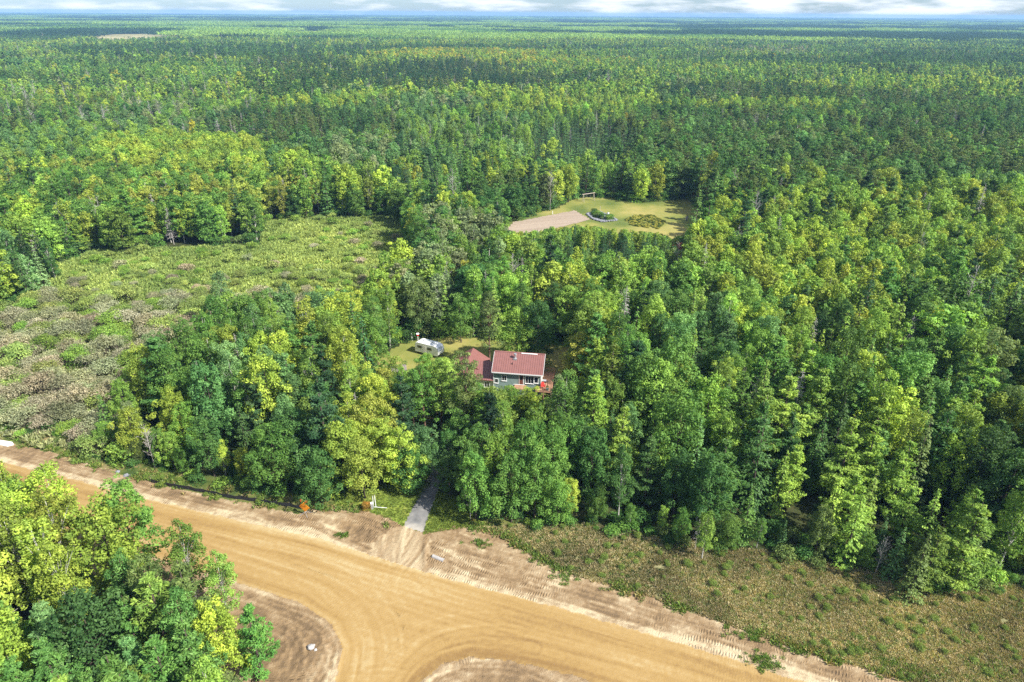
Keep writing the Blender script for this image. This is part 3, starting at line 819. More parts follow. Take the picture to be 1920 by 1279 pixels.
SNAGS = [snag(220, 13, 110, True, 1.5, .5).w.mesh('snag_form', M_DEAD), snag(221, 14, 60, False, 2.4, .6).w.mesh('snag_form', M_DEAD), snag(222, 11, 150, True, 1.7, .55).w.mesh('snag_form', M_DEAD)]
SHRUBS = [shrub(240 + i).meshes('shrub', M_LEAF, M_TWIG) for i in range(5)]

# forms for the plants that are scattered as one mass: (collection order = index)
LIB = bpy.data.collections.new('scatter_forms')
LIB_IDX = {}
def lib(kind, mesh):
    LIB_IDX.setdefault(kind, []).append(len(LIB.objects))
    o = bpy.data.objects.new('form_%03d' % len(LIB.objects), mesh); LIB.objects.link(o)
def lib_kind(kind, fn, n):
    for i in range(n): lib(kind, fn(i))
mk = lambda pl, k: pl.merged('form', KINDS[k]['lm'], KINDS[k]['wm'])
for lod, q in (('m', 1), ('l', 2)):
    a = 3200 if q == 1 else 700; s = .78 if q == 1 else 1.5
    lim = 8 if q == 1 else 0
    lib_kind('oak_' + lod, lambda i: mk(broadleaf(300 + i, 14, .12, 3.9, 46 if q == 1 else 20, a, .66 * s, .45, lobe=(.18, .31), limbs=lim, sides=4), 'oak'), 4)
    lib_kind('maple_' + lod, lambda i: mk(broadleaf(310 + i, 14, .16, 3.3, 44 if q == 1 else 20, a, .58 * s, .40, lobe=(.17, .30), lz=1.25, limbs=lim, sides=4), 'maple'), 3)
    lib_kind('aspen_' + lod, lambda i: mk(broadleaf(320 + i, 15, .18, 2.5, 36 if q == 1 else 16, a * 3 // 4, .52 * s, .38, lobe=(.20, .34), lz=1.15, bare=.08, limbs=lim * 2, sides=4), 'aspen'), 4)
    lib_kind('white_pine_' + lod, lambda i: mk(white_pine(330 + i, 17, whorls=12 if q == 1 else 8, tuft=2 if q == 1 else 1, leaf=.85 * s * .85, step=.9 if q == 1 else 1.6, sides=4), 'white_pine'), 3)
    lib_kind('red_pine_' + lod, lambda i: mk(broadleaf(340 + i, 16, .24, 2.7, 40 if q == 1 else 18, a * 3 // 4, .62 * s, .42, lobe=(.18, .30), lz=.7, asp=.4, limbs=lim * 2, spread=(.35, 1.1), sides=4), 'red_pine'), 3)
    lib_kind('spruce_' + lod, lambda i: mk(spruce(350 + i, 12, whorls=18 if q == 1 else 11, per=7 if q == 1 else 5, pts=4 if q == 1 else 2, leaf=.52 * (1 if q == 1 else 1.7), Rm=1.8), 'spruce'), 3)
for i in range(3): lib('snag', SNAGS[i])
for i in range(3): lib('shrub', shrub(360 + i, n=900, leaf=.34, twigs=10).merged('form', M_LEAF, M_TWIG))
for i in range(4): lib('tussock', tussock(370 + i).merged('form', M_LEAF, M_TWIG))
for i in range(4): lib('tuft', tussock(380 + i, .35, .38, 16, .06).merged('form', M_LEAF, M_TWIG))

def forest_tile(seed, S=120.0, spacing=7.5, conifer=0.3):
    r = np.random.default_rng(seed); p = Plant(seed)
    g = np.arange(-S / 2 + spacing / 2, S / 2, spacing); gx, gy = np.meshgrid(g, g)
    gx = gx.ravel() + r.uniform(-.45, .45, gx.size) * spacing; gy = gy.ravel() + r.uniform(-.45, .45, gy.size) * spacing
    for x, y in zip(gx, gy):
        c = r.uniform(); h = r.uniform(10, 17)
        if r.uniform() < conifer:
            m = 16; t = r.uniform(0.2, 1, m); a = r.uniform(0, 6.28, m); rr = 2.4 * (1.02 - t) ** .8 + .15
            P = np.stack([x + np.cos(a) * rr, y + np.sin(a) * rr, t * (h + 2)], 1); cl = c * .35
        else:
            m = 18; d = unit(r.normal(size=(m, 3))); d[:, 2] = np.abs(d[:, 2]) * 1.1 - .15
            P = np.array([x, y, h * .66]) + d * np.array([4.0, 4.0, h * .36]) * r.uniform(.8, 1.05, m)[:, None]; cl = .35 + .65 * c
        out = unit(P - np.array([x, y, h * .45]))
        p.leaves(P, unit(out + r.normal(0, .35, (m, 3)) + np.array([0, 0, .2])), 3.2, .75, np.clip(cl + r.normal(0, .1, m), 0, 1))
    return p.merged('form', M_LEAF, M_BARK)
for i in range(4): lib('tile', forest_tile(400 + i, conifer=.25))
for i in range(2): lib('tile_dark', forest_tile(410 + i, conifer=.85))

# ------------------------------------------------------------------ scatter of one mass (geometry nodes)
def scatter_group():
    g = bpy.data.node_groups.new('scatter', 'GeometryNodeTree')
    g.interface.new_socket('Geometry', in_out='INPUT', socket_type='NodeSocketGeometry')
    g.interface.new_socket('Geometry', in_out='OUTPUT', socket_type='NodeSocketGeometry')
    gi = g.nodes.new('NodeGroupInput'); go = g.nodes.new('NodeGroupOutput')
    ci = g.nodes.new('GeometryNodeCollectionInfo'); ci.inputs['Collection'].default_value = LIB
    ci.inputs['Separate Children'].default_value = True; ci.inputs['Reset Children'].default_value = True
    ip = g.nodes.new('GeometryNodeInstanceOnPoints'); ip.inputs['Pick Instance'].default_value = True
    def na(name, t):
        n = g.nodes.new('GeometryNodeInputNamedAttribute'); n.data_type = t; n.inputs['Name'].default_value = name
        return [o for o in n.outputs if o.enabled and o.name == 'Attribute'][0]
    e = g.nodes.new('FunctionNodeEulerToRotation')
    g.links.new(na('rot', 'FLOAT_VECTOR'), e.inputs[0])
    g.links.new(gi.outputs[0], ip.inputs['Points']); g.links.new(ci.outputs[0], ip.inputs['Instance'])
    g.links.new(na('idx', 'INT'), ip.inputs['Instance Index'])
    g.links.new(e.outputs[0], ip.inputs['Rotation']); g.links.new(na('scl', 'FLOAT_VECTOR'), ip.inputs['Scale'])
    g.links.new(ip.outputs[0], go.inputs[0])
    return g
SCATTER = scatter_group()

def scatter(name, P, idx, rot, scl, tint, label, cat=None):
    n = len(P)
    me = bpy.data.meshes.new(name); me.vertices.add(n); me.vertices.foreach_set('co', np.asarray(P, np.float32).ravel())
    a = me.attributes.new('idx', 'INT', 'POINT'); a.data.foreach_set('value', np.asarray(idx, np.int32))
    for k, v in (('rot', rot), ('scl', scl)):
        a = me.attributes.new(k, 'FLOAT_VECTOR', 'POINT'); a.data.foreach_set('vector', np.asarray(v, np.float32).ravel())
    a = me.attributes.new('tint', 'FLOAT_COLOR', 'POINT')
    a.data.foreach_set('color', np.concatenate([np.asarray(tint, np.float32), np.ones((n, 1), np.float32)], 1).ravel())
    o = link(name, me)
    md = o.modifiers.new('scatter', 'NODES'); md.node_group = SCATTER
    return tag(o, label, cat, kind='stuff')
# ------------------------------------------------------------------ where the plants stand
TINT = dict(dk=(0.081, 0.185, 0.039), mid=(0.140, 0.286, 0.045), lt=(0.237, 0.390, 0.055), yel=(0.347, 0.458, 0.053), blue=(0.146, 0.289, 0.084), bluel=(0.218, 0.365, 0.117),
            olive=(0.140, 0.207, 0.051), gold=(0.325, 0.382, 0.057), grey=(0.241, 0.316, 0.128), pine=(0.125, 0.273, 0.051), pinel=(0.258, 0.420, 0.051),
            spr=(0.045, 0.118, 0.039), sprl=(0.103, 0.223, 0.057), aut=(.470, .450, .040), rust=(.40, .14, .06), tan=(.410, .375, .235), wgrey=(.330, .350, .185), marsh=(.300, .395, .095))
WORD = dict(dk='dark green', mid='mid green', lt='fresh green', yel='yellow-green', blue='blue-green', bluel='pale blue-green', olive='olive green', gold='golden green',
            grey='grey-green', wgrey='grey-green', pine='deep green', pinel='bright green', spr='very dark green', sprl='green', aut='autumn yellow', rust='rust red', tan='grey-brown', marsh='yellowish green')
# zones where the treetops of a stand show in the photograph: centre, half size, share, kinds, tints, heights
ZONES = [
    (1430, 193, 190, 9, .85, dict(aspen=1, maple=1), ['lt', 'yel', 'lt'], (12, 15)), (1720, 150, 240, 20, .7, dict(aspen=2, maple=1), ['lt', 'mid', 'yel'], (11, 15)),
    (1250, 125, 300, 16, .7, dict(maple=1, aspen=1), ['lt', 'mid', 'yel'], (11, 15)), (230, 130, 260, 16, .6, dict(maple=1, aspen=1), ['lt', 'mid'], (11, 15)),
    (1050, 112, 160, 7, .7, dict(oak=1), ['aut', 'yel', 'lt'], (12, 15)),
    (60, 985, 150, 130, .9, dict(aspen=1), ['yel', 'yel', 'lt'], (15, 17.5)),
    (60, 1200, 190, 120, .8, dict(white_pine=3, oak=1), ['blue', 'pine', 'lt'], (11, 14)),
    (330, 1150, 140, 150, .85, dict(red_pine=2, white_pine=3, spruce=1), ['olive', 'pine', 'lt'], (12, 16)),
    (470, 1230, 80, 110, 1, dict(white_pine=1), ['pine', 'olive'], (10, 12)),
    (380, 600, 120, 150, .85, dict(aspen=3, maple=1), ['blue', 'bluel', 'mid'], (13, 16)),
    (310, 775, 60, 60, .9, dict(maple=1), ['yel', 'lt'], (9, 11)),
    (560, 560, 90, 60, .9, dict(aspen=2, oak=1), ['bluel', 'lt', 'blue'], (11, 14)),
    (220, 800, 60, 90, .9, dict(aspen=2, maple=2), ['lt', 'grey', 'yel'], (8, 11)),
    (440, 800, 130, 140, .8, dict(maple=2, aspen=2, spruce=2, white_pine=1), ['mid', 'blue', 'dk'], (11, 15)),
    (560, 830, 110, 110, .8, dict(oak=3, maple=1), ['mid', 'dk', 'lt'], (10, 13)),
    (700, 850, 80, 110, .9, dict(oak=1), ['gold', 'yel', 'lt'], (11, 13.5)),
    (830, 720, 70, 70, .9, dict(red_pine=1, oak=1), ['olive', 'lt', 'mid'], (12, 15)),
    (1000, 870, 150, 110, .9, dict(maple=4, oak=1), ['mid', 'dk', 'lt'], (11, 14)),
    (1220, 860, 120, 120, .85, dict(maple=2, aspen=2, white_pine=2, spruce=1), ['mid', 'dk', 'blue', 'lt'], (10, 15)),
    (1110, 740, 80, 100, .8, dict(white_pine=1), ['pinel', 'pine'], (15, 18)),
    (1480, 960, 150, 140, .9, dict(white_pine=3, spruce=3, maple=2), ['lt', 'pinel', 'mid', 'olive'], (9, 14)),
    (1720, 1000, 230, 140, .92, dict(white_pine=4, spruce=4, red_pine=1), ['pinel', 'lt', 'olive', 'pine'], (9, 13)),
    (1600, 780, 230, 180, .88, dict(white_pine=5, spruce=4, maple=2), ['pine', 'pinel', 'dk', 'lt', 'mid'], (11, 18)),
    (1850, 780, 130, 150, .85, dict(oak=2, white_pine=3, red_pine=1, spruce=1), ['mid', 'dk', 'olive', 'pine', 'gold'], (11, 17)),
    (1500, 500, 300, 70, .8, dict(aspen=3, maple=3), ['lt', 'yel', 'lt', 'mid'], (11, 15)),
    (1700, 430, 260, 60, .85, dict(aspen=3, maple=2), ['yel', 'lt', 'lt'], (11, 15)),
    (1360, 600, 220, 90, .75, dict(maple=2, aspen=1, white_pine=2, spruce=2), ['mid', 'dk', 'blue', 'lt'], (11, 16)),
    (1180, 455, 130, 32, .95, dict(spruce=3, red_pine=1), ['sprl', 'spr', 'pine'], (8, 11)),
    (830, 460, 110, 90, .8, dict(aspen=2, oak=2), ['mid', 'dk', 'grey', 'lt'], (11, 15)),
    (930, 560, 160, 70, .7, dict(oak=3, red_pine=2, aspen=1, spruce=1), ['mid', 'dk', 'lt', 'olive'], (12, 15)),
    (60, 500, 70, 80, .9, dict(aspen=1, spruce=1), ['blue', 'dk', 'bluel'], (12, 15)),
    (330, 280, 150, 32, .85, dict(maple=2, aspen=1), ['yel', 'lt', 'yel'], (13, 16)),
    (240, 370, 260, 90, .7, dict(aspen=2, oak=2), ['yel', 'lt', 'mid', 'gold', 'mid'], (11, 15)),
    (600, 360, 150, 60, .7, dict(oak=2, aspen=2), ['mid', 'lt', 'dk', 'gold'], (10, 14)),
    (560, 232, 190, 36, .95, dict(red_pine=2, spruce=1), ['olive', 'dk', 'spr'], (13, 16)),
    (790, 310, 90, 60, .8, dict(spruce=3, aspen=1), ['sprl', 'mid', 'spr'], (12, 16)),
    (870, 250, 140, 50, .75, dict(spruce=2, aspen=2), ['sprl', 'lt', 'bluel'], (11, 15)),
    (1080, 250, 130, 36, .97, dict(spruce=1), ['spr', 'sprl', 'spr'], (11, 13)),
    (1080, 290, 130, 22, .9, dict(spruce=2, maple=1), ['sprl', 'lt'], (9, 11)),
    (1130, 192, 120, 14, .95, dict(aspen=1), ['lt', 'lt', 'yel'], (12, 15)),
    (1560, 260, 420, 100, .82, dict(red_pine=4, white_pine=2, oak=1), ['olive', 'pine', 'dk', 'olive'], (13, 17)),
    (1400, 170, 190, 16, .9, dict(red_pine=1), ['olive', 'spr'], (13, 16)),
    (850, 138, 200, 28, .95, dict(red_pine=1, spruce=1), ['spr', 'spr', 'olive'], (14, 17)),
    (560, 140, 110, 40, .8, dict(red_pine=2, white_pine=2), ['spr', 'dk', 'olive'], (14, 18)),
    (850, 99, 160, 7, .8, dict(oak=1), ['aut', 'aut', 'lt', 'yel'], (14, 17)),
    (440, 95, 330, 14, .6, dict(white_pine=1, red_pine=1), ['dk', 'spr', 'pine'], (14, 19)),
    (1440, 92, 90, 8, .5, dict(aspen=1), ['tan', 'grey', 'lt'], (12, 15)),
    (180, 190, 250, 50, .45, dict(aspen=1, red_pine=1), ['grey', 'olive', 'mid', 'lt'], (11, 15)),
]
# patches of the picture that stay open: no crown may reach into them
OPEN = [
    [(868, 662), (882, 652), (925, 652), (1060, 655), (1050, 700), (1042, 726), (1032, 742), (1004, 742), (985, 724), (925, 722), (908, 728), (898, 700), (875, 690)],
    [(0, 592), (60, 562), (110, 520), (120, 482), (190, 472), (300, 464), (400, 472), (490, 462), (502, 414), (560, 420), (640, 427), (740, 407), (748, 422), (735, 440), (705, 468),
     (680, 500), (700, 530), (640, 540), (600, 527), (530, 514), (450, 505), (400, 509), (345, 547), (305, 592), (282, 622), (215, 655), (210, 690), (200, 715), (170, 735), (160, 775), (180, 820), (200, 856), (100, 852), (0, 826)],
    [(955, 430), (962, 416), (1060, 384), (1085, 366), (1140, 368), (1180, 382), (1284, 392), (1290, 440), (1255, 444), (1230, 434), (1150, 426), (1100, 420), (1040, 422), (1010, 432)],
    [(692, 690), (700, 676), (770, 645), (790, 636), (880, 632), (905, 648), (870, 664), (830, 668), (788, 664), (760, 676), (740, 700), (712, 704)],
    [(1030, 640), (1058, 642), (1060, 684), (1035, 692)],
    [(665, 950), (690, 928), (740, 926), (790, 916), (822, 922), (812, 965), (870, 985), (800, 1005), (740, 990)],
    [(0, 835), (200, 885), (300, 915), (480, 952), (560, 968), (700, 975), (760, 1000), (880, 1002), (960, 1020), (1060, 1030), (1320, 1062), (1560, 1098), (1700, 1145), (1920, 1165), (1920, 1279), (520, 1279),
     (512, 1200), (470, 1130), (420, 1070), (400, 1040), (300, 985), (250, 960), (150, 900), (0, 870)],
]
HOUSE_C = np.array([1.2, 118.0])
DRIVE_LINE = GP([(778, 992), (806, 920), (828, 868), (855, 815), (885, 772), (900, 755)])
FRONT = GP([(-420, 700), (0, 808), (200, 862), (380, 908), (560, 944), (650, 938), (740, 922), (800, 905), (870, 950), (900, 975), (1000, 990), (1100, 996), (1200, 1008),
            (1330, 1034), (1450, 1048), (1560, 1062), (1700, 1098), (1800, 1112), (1920, 1112), (2300, 1150)])

def crown_pts(x, y, h, R):
    c = np.array([[0, h], [-.55 * R, .9 * h], [.55 * R, .9 * h], [-.95 * R, .68 * h], [.95 * R, .68 * h], [-R, .5 * h], [R, .5 * h]])
    return np.stack([x + c[:, 0], np.full(7, y), c[:, 1]], 1)
def hits_open(x, y, h, R):
    px, py, _ = project(crown_pts(x, y, h, R))
    return any(in_poly(px, py, p).any() for p in OPEN)

def region_of(px, py, x, y):
    if in_poly(np.array([x]), np.array([y]), W['stand'])[0]: return 'in the stand inside the corner of the junction', 'stand at the junction'
    if py > 960 and px > 1000 or (px > 1330 and py > 900): return 'at the edge of the dry grass field', 'trees along the dry field'
    if px < 640 and py > 600: return 'in the belt between the marsh and sand road', 'belt between marsh and road'
    if py > 790 and px < 1330: return 'in the belt between the house and sand road', 'belt between house and road'
    if 640 <= px < 1100 and py > 610: return 'standing round the house lawn', 'trees round the house'
    if px < 780 and py <= 600: return 'in the woods beyond the marsh', 'woods beyond the marsh'
    if 900 < px < 1340 and py < 500: return 'near the garden clearing', 'trees round the clearing'
    if 760 < px < 1340: return 'in the woods between house and garden clearing', 'woods between house and clearing'
    return 'in the deep woods beyond the dry field', 'woods beyond the dry field'

TREES = []      # kind, x, y, h, tint key, hero label
HEROES = [      # kind, pixel of the top, height, tint, label
    ('aspen', 75, 872, 17, 'yel', 'tallest yellow-green broadleaf tree overhanging the sand road at the junction stand'),
    ('aspen', 8, 905, 16.5, 'yel', None),
    ('maple', 215, 905, 15, 'mid', 'olive-tipped broadleaf tree leaning over the road edge of the junction stand'),
    ('aspen', 328, 978, 13.5, 'lt', 'slim broadleaf spire rising alone against the sand road'),
    ('aspen', 398, 1036, 11, 'lt', 'small slim broadleaf tree at the outer tip of the junction stand'),
    ('red_pine', 265, 1040, 15, 'olive', None), ('red_pine', 330, 1100, 14.5, 'pine', 'rough round-topped pine with bare twigs in the junction stand'),
    ('white_pine', 460, 1128, 11.5, 'pine', 'dark pine at the corner of the stand beside the tread-marked dirt'),
    ('maple', 390, 1130, 12.5, 'yel', None), ('white_pine', 70, 1120, 14, 'blue', None), ('white_pine', 230, 1190, 12, 'blue', None), ('oak', 140, 1110, 14, 'dk', None),
    ('maple', 312, 722, 10.5, 'yel', 'low spreading yellow-green tree in a gap by the marsh shadow'),
    ('white_pine', 532, 655, 16.5, 'blue', 'tall blue-green pine with feathered tiers in the belt by the marsh'),
    ('aspen', 405, 508, 16, 'bluel', 'tallest pale blue-green tree standing against the open marsh'),
    ('oak', 690, 738, 13.5, 'gold', 'golden green oak-like tree above the utility posts'),
    ('oak', 672, 820, 11, 'gold', None), ('oak', 745, 800, 11.5, 'yel', None),
    ('oak', 505, 790, 12.5, 'mid', None), ('oak', 590, 840, 10.5, 'dk', None), ('maple', 800, 800, 9.5, 'blue', None),
    ('red_pine', 868, 660, 17, 'olive', 'thin-crowned olive pine rising beside the garage roof'),
    ('red_pine', 822, 672, 15, 'lt', None), ('oak', 872, 700, 11, 'lt', None), ('oak', 893, 716, 9, 'mid', None), ('maple', 840, 848, 8, 'dk', None), ('maple', 838, 806, 8.5, 'dk', 'dark bunched tree arching over the shaded driveway'), ('oak', 860, 772, 9.5, 'mid', None), ('oak', 788, 815, 8.5, 'dk', 'dark round tree leaning over the driveway near the utility posts'), ('oak', 742, 668, 9, 'lt', None), ('oak', 766, 838, 8.5, 'dk', None),
    ('maple', 985, 796, 13, 'mid', None), ('maple', 930, 812, 12.5, 'lt', None), ('maple', 1040, 800, 13, 'mid', None), ('maple', 890, 850, 11.5, 'mid', None), ('maple', 960, 850, 12, 'mid', None),
    ('white_pine', 1120, 628, 18, 'pinel', 'big bright plumed pine just beyond the deck'),
    ('oak', 1092, 625, 12, 'gold', 'olive-gold round tree behind the big pine by the deck'),
    ('aspen', 1052, 705, 12.5, 'grey', 'pale feathery grey-green tree in front of the deck corner'),
    ('oak', 955, 722, 8.0, 'lt', 'short round broadleaf tree close in front of the house wall'),
    ('oak', 995, 728, 7.5, 'yel', 'short yellowish tree close beside the deck corner'),
    ('oak', 1010, 560, 15, 'dk', 'broad dark green shade tree right behind the main roof'),
    ('red_pine', 917, 545, 17, 'olive', 'open-crowned dark trunked pine rising behind the garage'),
    ('oak', 862, 552, 11.5, 'mid', None), ('oak', 968, 575, 13, 'lt', None),
    ('red_pine', 697, 560, 16, 'mid', 'thin pine with long bare trunk on the sunny side lawn'),
    ('white_pine', 1660, 735, 16, 'pinel', 'bright pine tower behind the bleached dead spruce'),
    ('white_pine', 1525, 650, 17, 'pinel', 'bright layered pine among broadleaf trees in the deep woods'),
    ('white_pine', 1715, 500, 17, 'dk', 'dark layered pine alone among yellow-green crowns'),
    ('oak', 1860, 620, 14, 'dk', None), ('white_pine', 1845, 940, 14, 'pinel', 'bright pine leaning out over the field edge'),
    ('spruce', 1745, 1000, 10.5, 'olive', None), ('spruce', 1700, 985, 9, 'sprl', None),
    ('white_pine', 1770, 985, 11, 'lt', 'ragged yellow-green pine at the foot of the field edge'),
    ('aspen', 1330, 960, 8, 'lt', 'small leaning sapling standing out in the dry field'),
    ('oak', 1277, 455, 8, 'rust', 'small rust red tree beside the garden clearing'),
    ('oak', 785, 390, 15, 'mid', 'round dome of grey-green foliage at the marsh inlet'),
    ('oak', 795, 660, 9, 'lt', 'leafy tree half hiding the camper trailer'), ('maple', 716, 690, 10, 'gold', None), ('oak', 772, 692, 9, 'mid', None),
    ('spruce', 985, 436, 9, 'sprl', None), ('spruce', 1008, 430, 9.5, 'sprl', None), ('spruce', 1032, 424, 9, 'spr', None), ('spruce', 1058, 424, 10, 'spr', None), ('spruce', 1078, 420, 9, 'spr', None), ('spruce', 1100, 421, 9.5, 'spr', None), ('spruce', 1122, 424, 9, 'sprl', None), ('spruce', 1142, 427, 9.5, 'spr', None), ('spruce', 1163, 430, 9, 'spr', None), ('spruce', 1186, 431, 9.5, 'sprl', None), ('spruce', 1208, 433, 9, 'spr', None), ('spruce', 1230, 435, 10, 'spr', None), ('spruce', 1250, 441, 9.5, 'sprl', None),
    ('oak', 880, 488, 11, 'aut', 'yellow-tinted crown in the woods behind the house'),
]
for k, px, py, h, tn, lab in HEROES:
    g = G(px, py, h)
    TREES.append([k, g[0], g[1], h, tn, lab])
_r = np.random.default_rng(9)
for seg in range(len(FRONT) - 1):                 # low growth that closes the front of the woods
    a, b = FRONT[seg], FRONT[seg + 1]; L = np.linalg.norm(b - a); nrm = np.array([-(b - a)[1], (b - a)[0]]) / L
    for i in range(int(L / 3.4)):
        p = a + (b - a) * (i + _r.uniform(0, 1)) * 3.4 / L + nrm * _r.uniform(.8, 3.5)
        bx, by, _ = [float(v) for v in project((p[0], p[1], 0.0))]
        if bx < 190 or bx > 2050 or 640 < bx < 850: continue
        h = float(_r.uniform(4.5, 8.0)); k = ['maple', 'oak', 'maple', 'spruce', 'aspen'][_r.integers(5)]
        while hits_open(p[0], p[1], h, h * .27) and h > 2.5: h *= .85
        if h > 2.6: TREES.append([k, p[0], p[1], h, ['lt', 'mid', 'mid', 'olive', 'yel'][_r.integers(5)] if k != 'spruce' else 'sprl', None])
taken = [(t[1], t[2], KINDS[t[0]]['R'] * t[3] / KINDS[t[0]]['H']) for t in TREES]

SNAG_HERO = [(1625, 690, 12, 2, 'bleached silver dead spruce standing among bright pines'), (1582, 805, 9, 2, 'short pale dead spruce below the bleached one'), (508, 612, 12, 0, 'grey dead spire in the belt by the marsh'),
             (1423, 715, 11, 1, 'bare pale crown among the deep woods beyond the field'), (603, 655, 10, 0, None), (180, 375, 14, 1, 'pale bare tree at the far edge of the marsh'), (737, 205, 16, 1, None), (575, 590, 10, 0, None),
             (540, 640, 9, 2, None), (790, 250, 13, 0, None), (815, 265, 12, 0, None), (850, 255, 13, 1, None), (870, 270, 12, 0, None), (770, 262, 13, 1, None), (900, 268, 11, 2, None), (310, 345, 13, 1, None), (270, 350, 13, 1, None),
             (835, 500, 12, 1, None), (1110, 250, 12, 0, None), (1440, 210, 15, 0, None), (1475, 215, 14, 0, None), (1720, 220, 14, 1, None), (1545, 230, 14, 0, None), (1000, 455, 10, 1, None), (1180, 640, 10, 1, None),
             (880, 900, 7, 1, 'grey dead sapling over the shaded driveway mouth'), (270, 800, 8, 1, None), (60, 440, 12, 1, None), (1320, 210, 14, 0, None), (100, 250, 13, 1, None), (200, 200, 15, 1, None), (1620, 500, 11, 1, None)]

def grid_pts(d0, d1, step, seed):
    r = np.random.default_rng(seed)
    xs = np.arange(-d1 * .86 - 40, d1 * .86 + 40, step); ys = np.arange(max(20, d0 * .75), d1 * 1.02, step)
    X, Y = np.meshgrid(xs, ys)
    X = X.ravel() + r.uniform(-.44, .44, X.size) * step; Y = Y.ravel() + r.uniform(-.44, .44, Y.size) * step
    k = (Y >= d0) & (Y < d1) & (np.abs(X) < Y * .80 + 38)
    return X[k], Y[k], r

def stand_noise(x, y):
    a = .5 * fbm(x / 85.0 + 7, y / 110.0, 101, 3) + .5 * fbm(x / 420.0 + 7, y / 260.0, 104, 2)
    b = .5 * fbm(x / 45.0, y / 70.0 + 9, 102, 3) + .5 * fbm(x / 260.0, y / 190.0 + 9, 105, 2)
    return (a - .5) * 1.9 + .5, (b - .5) * 1.7 + .5, .70 + .55 * fbm(x / 70.0, y / 90.0, 106, 3), vnoise(x / 30.0, y / 45.0, 107)

def pick_zone(px, py, x, y, r, stand=None):
    for z in ZONES:
        e = ((px - z[0]) / z[2]) ** 2 + ((py - z[1]) / z[3]) ** 2
        if e < 1.0 + r.uniform(-.25, .25) and r.uniform() < z[4]:
            ks = list(z[5]); wv = np.array([z[5][q] for q in ks], float)
            q = float(vnoise(x / 17.0, y / 26.0, 103)) if r.uniform() < .6 else r.uniform()
            return ks[r.choice(len(ks), p=wv / wv.sum())], z[6][min(int(q * len(z[6])), len(z[6]) - 1)], r.uniform(*z[7])
    a, b, hm, tv = stand if stand is not None else [float(v[0]) for v in stand_noise(np.array([x]), np.array([y]))]
    u = r.uniform(); ti = int(np.clip((tv * .6 + r.uniform() * .4) * 4, 0, 3))
    if a < .44:
        k = ['red_pine', 'white_pine', 'spruce', 'oak'][int(np.searchsorted([.4, .7, .88], u))]; t = ['olive', 'pine', 'dk', 'spr'][ti]
    elif a < .495:
        k = ['oak', 'white_pine', 'spruce', 'maple'][int(np.searchsorted([.45, .62, .75], u))]; t = ['mid', 'dk', 'olive', 'lt'][ti]
    else:
        k = ['aspen', 'maple', 'oak', 'white_pine'][int(np.searchsorted([.45, .78, .95], u))]; t = (['lt', 'yel', 'lt', 'mid'] if b > .5 else ['mid', 'lt', 'blue', 'grey'])[ti]
    if k in ('spruce', 'white_pine') and t in ('yel', 'grey'): t = 'pine'
    if r.uniform() < .13:
        return ['white_pine', 'spruce'][int(r.uniform() < .4)], ['dk', 'spr', 'pine'][r.integers(3)], r.uniform(15, 20.5)
    if r.uniform() < .004: t = 'aut'
    return k, t, r.uniform(11, 17) * hm

def excluded(X, Y):
    jm = (fbm(X / 13.0, Y / 13.0, 171, 2) - .5) * 16
    bad = in_poly(X + jm, Y - jm, W['marsh']) | in_poly(X, Y, W['yard']) | in_poly(X, Y, W['clear'])
    _, tF = poly_st(X, Y, FRONT)
    st = in_poly(X, Y, W['stand'])
    bad |= (tF < 0) & ~st
    _, tdr = poly_st(X, Y, DRIVE_LINE)
    bad |= np.abs(tdr) < 2.6
    bad |= in_poly(X, Y, W['ya']) | in_poly(X, Y, W['yb'])
    for b in W['bogs']: bad |= in_poly(X, Y, b)
    return bad

FAR = dict(P=[], idx=[], rot=[], scl=[], tint=[])
def jit_tint(t, r, s=.16):
    return np.array(TINT[t]) * (1 + r.normal(0, s)) * (1 + r.normal(0, .04, 3))
def far_add(kind_lod, x, y, z, h, nomH, tint, r, wide=1.0):
    opts = LIB_IDX[kind_lod]
    s = h / nomH
    FAR['P'].append((x, y, z)); FAR['idx'].append(opts[r.integers(len(opts))]); FAR['rot'].append((r.normal(0, .03), r.normal(0, .03), r.uniform(0, 6.283)))
    w = s * wide * r.uniform(.9, 1.15); FAR['scl'].append((w, w, s)); FAR['tint'].append(np.clip(tint, .005, .9))

_tr = G(806, 664)
for d_ in (3, 7, 11, 15): taken.append((_tr[0] + SUN_DIR.x / math.cos(SUN_EL) * d_, _tr[1] + SUN_DIR.y / math.cos(SUN_EL) * d_, 7.0))   # the trailer stands in the sun
for lx_ in (2.0, 6.0):
    for d_ in (6, 10, 14): taken.append((lx_ - 2 + .866 * d_ + 3, 113.5 - .5 * d_, 2.5))
tk = np.array(taken)
X, Y, r = grid_pts(0, 340, 4.25, 51)
k = ~excluded(X, Y); X, Y = X[k], Y[k]
for x, y in zip(X, Y):
    bx, by, _ = [float(v) for v in project((x, y, 0.0))]
    if by > 1700: continue
    px, py, _ = [float(v) for v in project((x, y, 11.0))]
    kind, tn, h = pick_zone(px, py, x, y, r)
    if r.uniform() < .06: continue
    R0 = KINDS[kind]['R'] / KINDS[kind]['H']
    d2 = np.hypot(tk[:, 0] - x, tk[:, 1] - y)
    if (d2 < tk[:, 2] * .62 + .8).any(): continue
    ok = True
    while hits_open(x, y, h, R0 * h):
        h *= .86
        if h < 4.2: ok = False; break
    if ok: TREES.append([kind, x, y, h, tn, None])

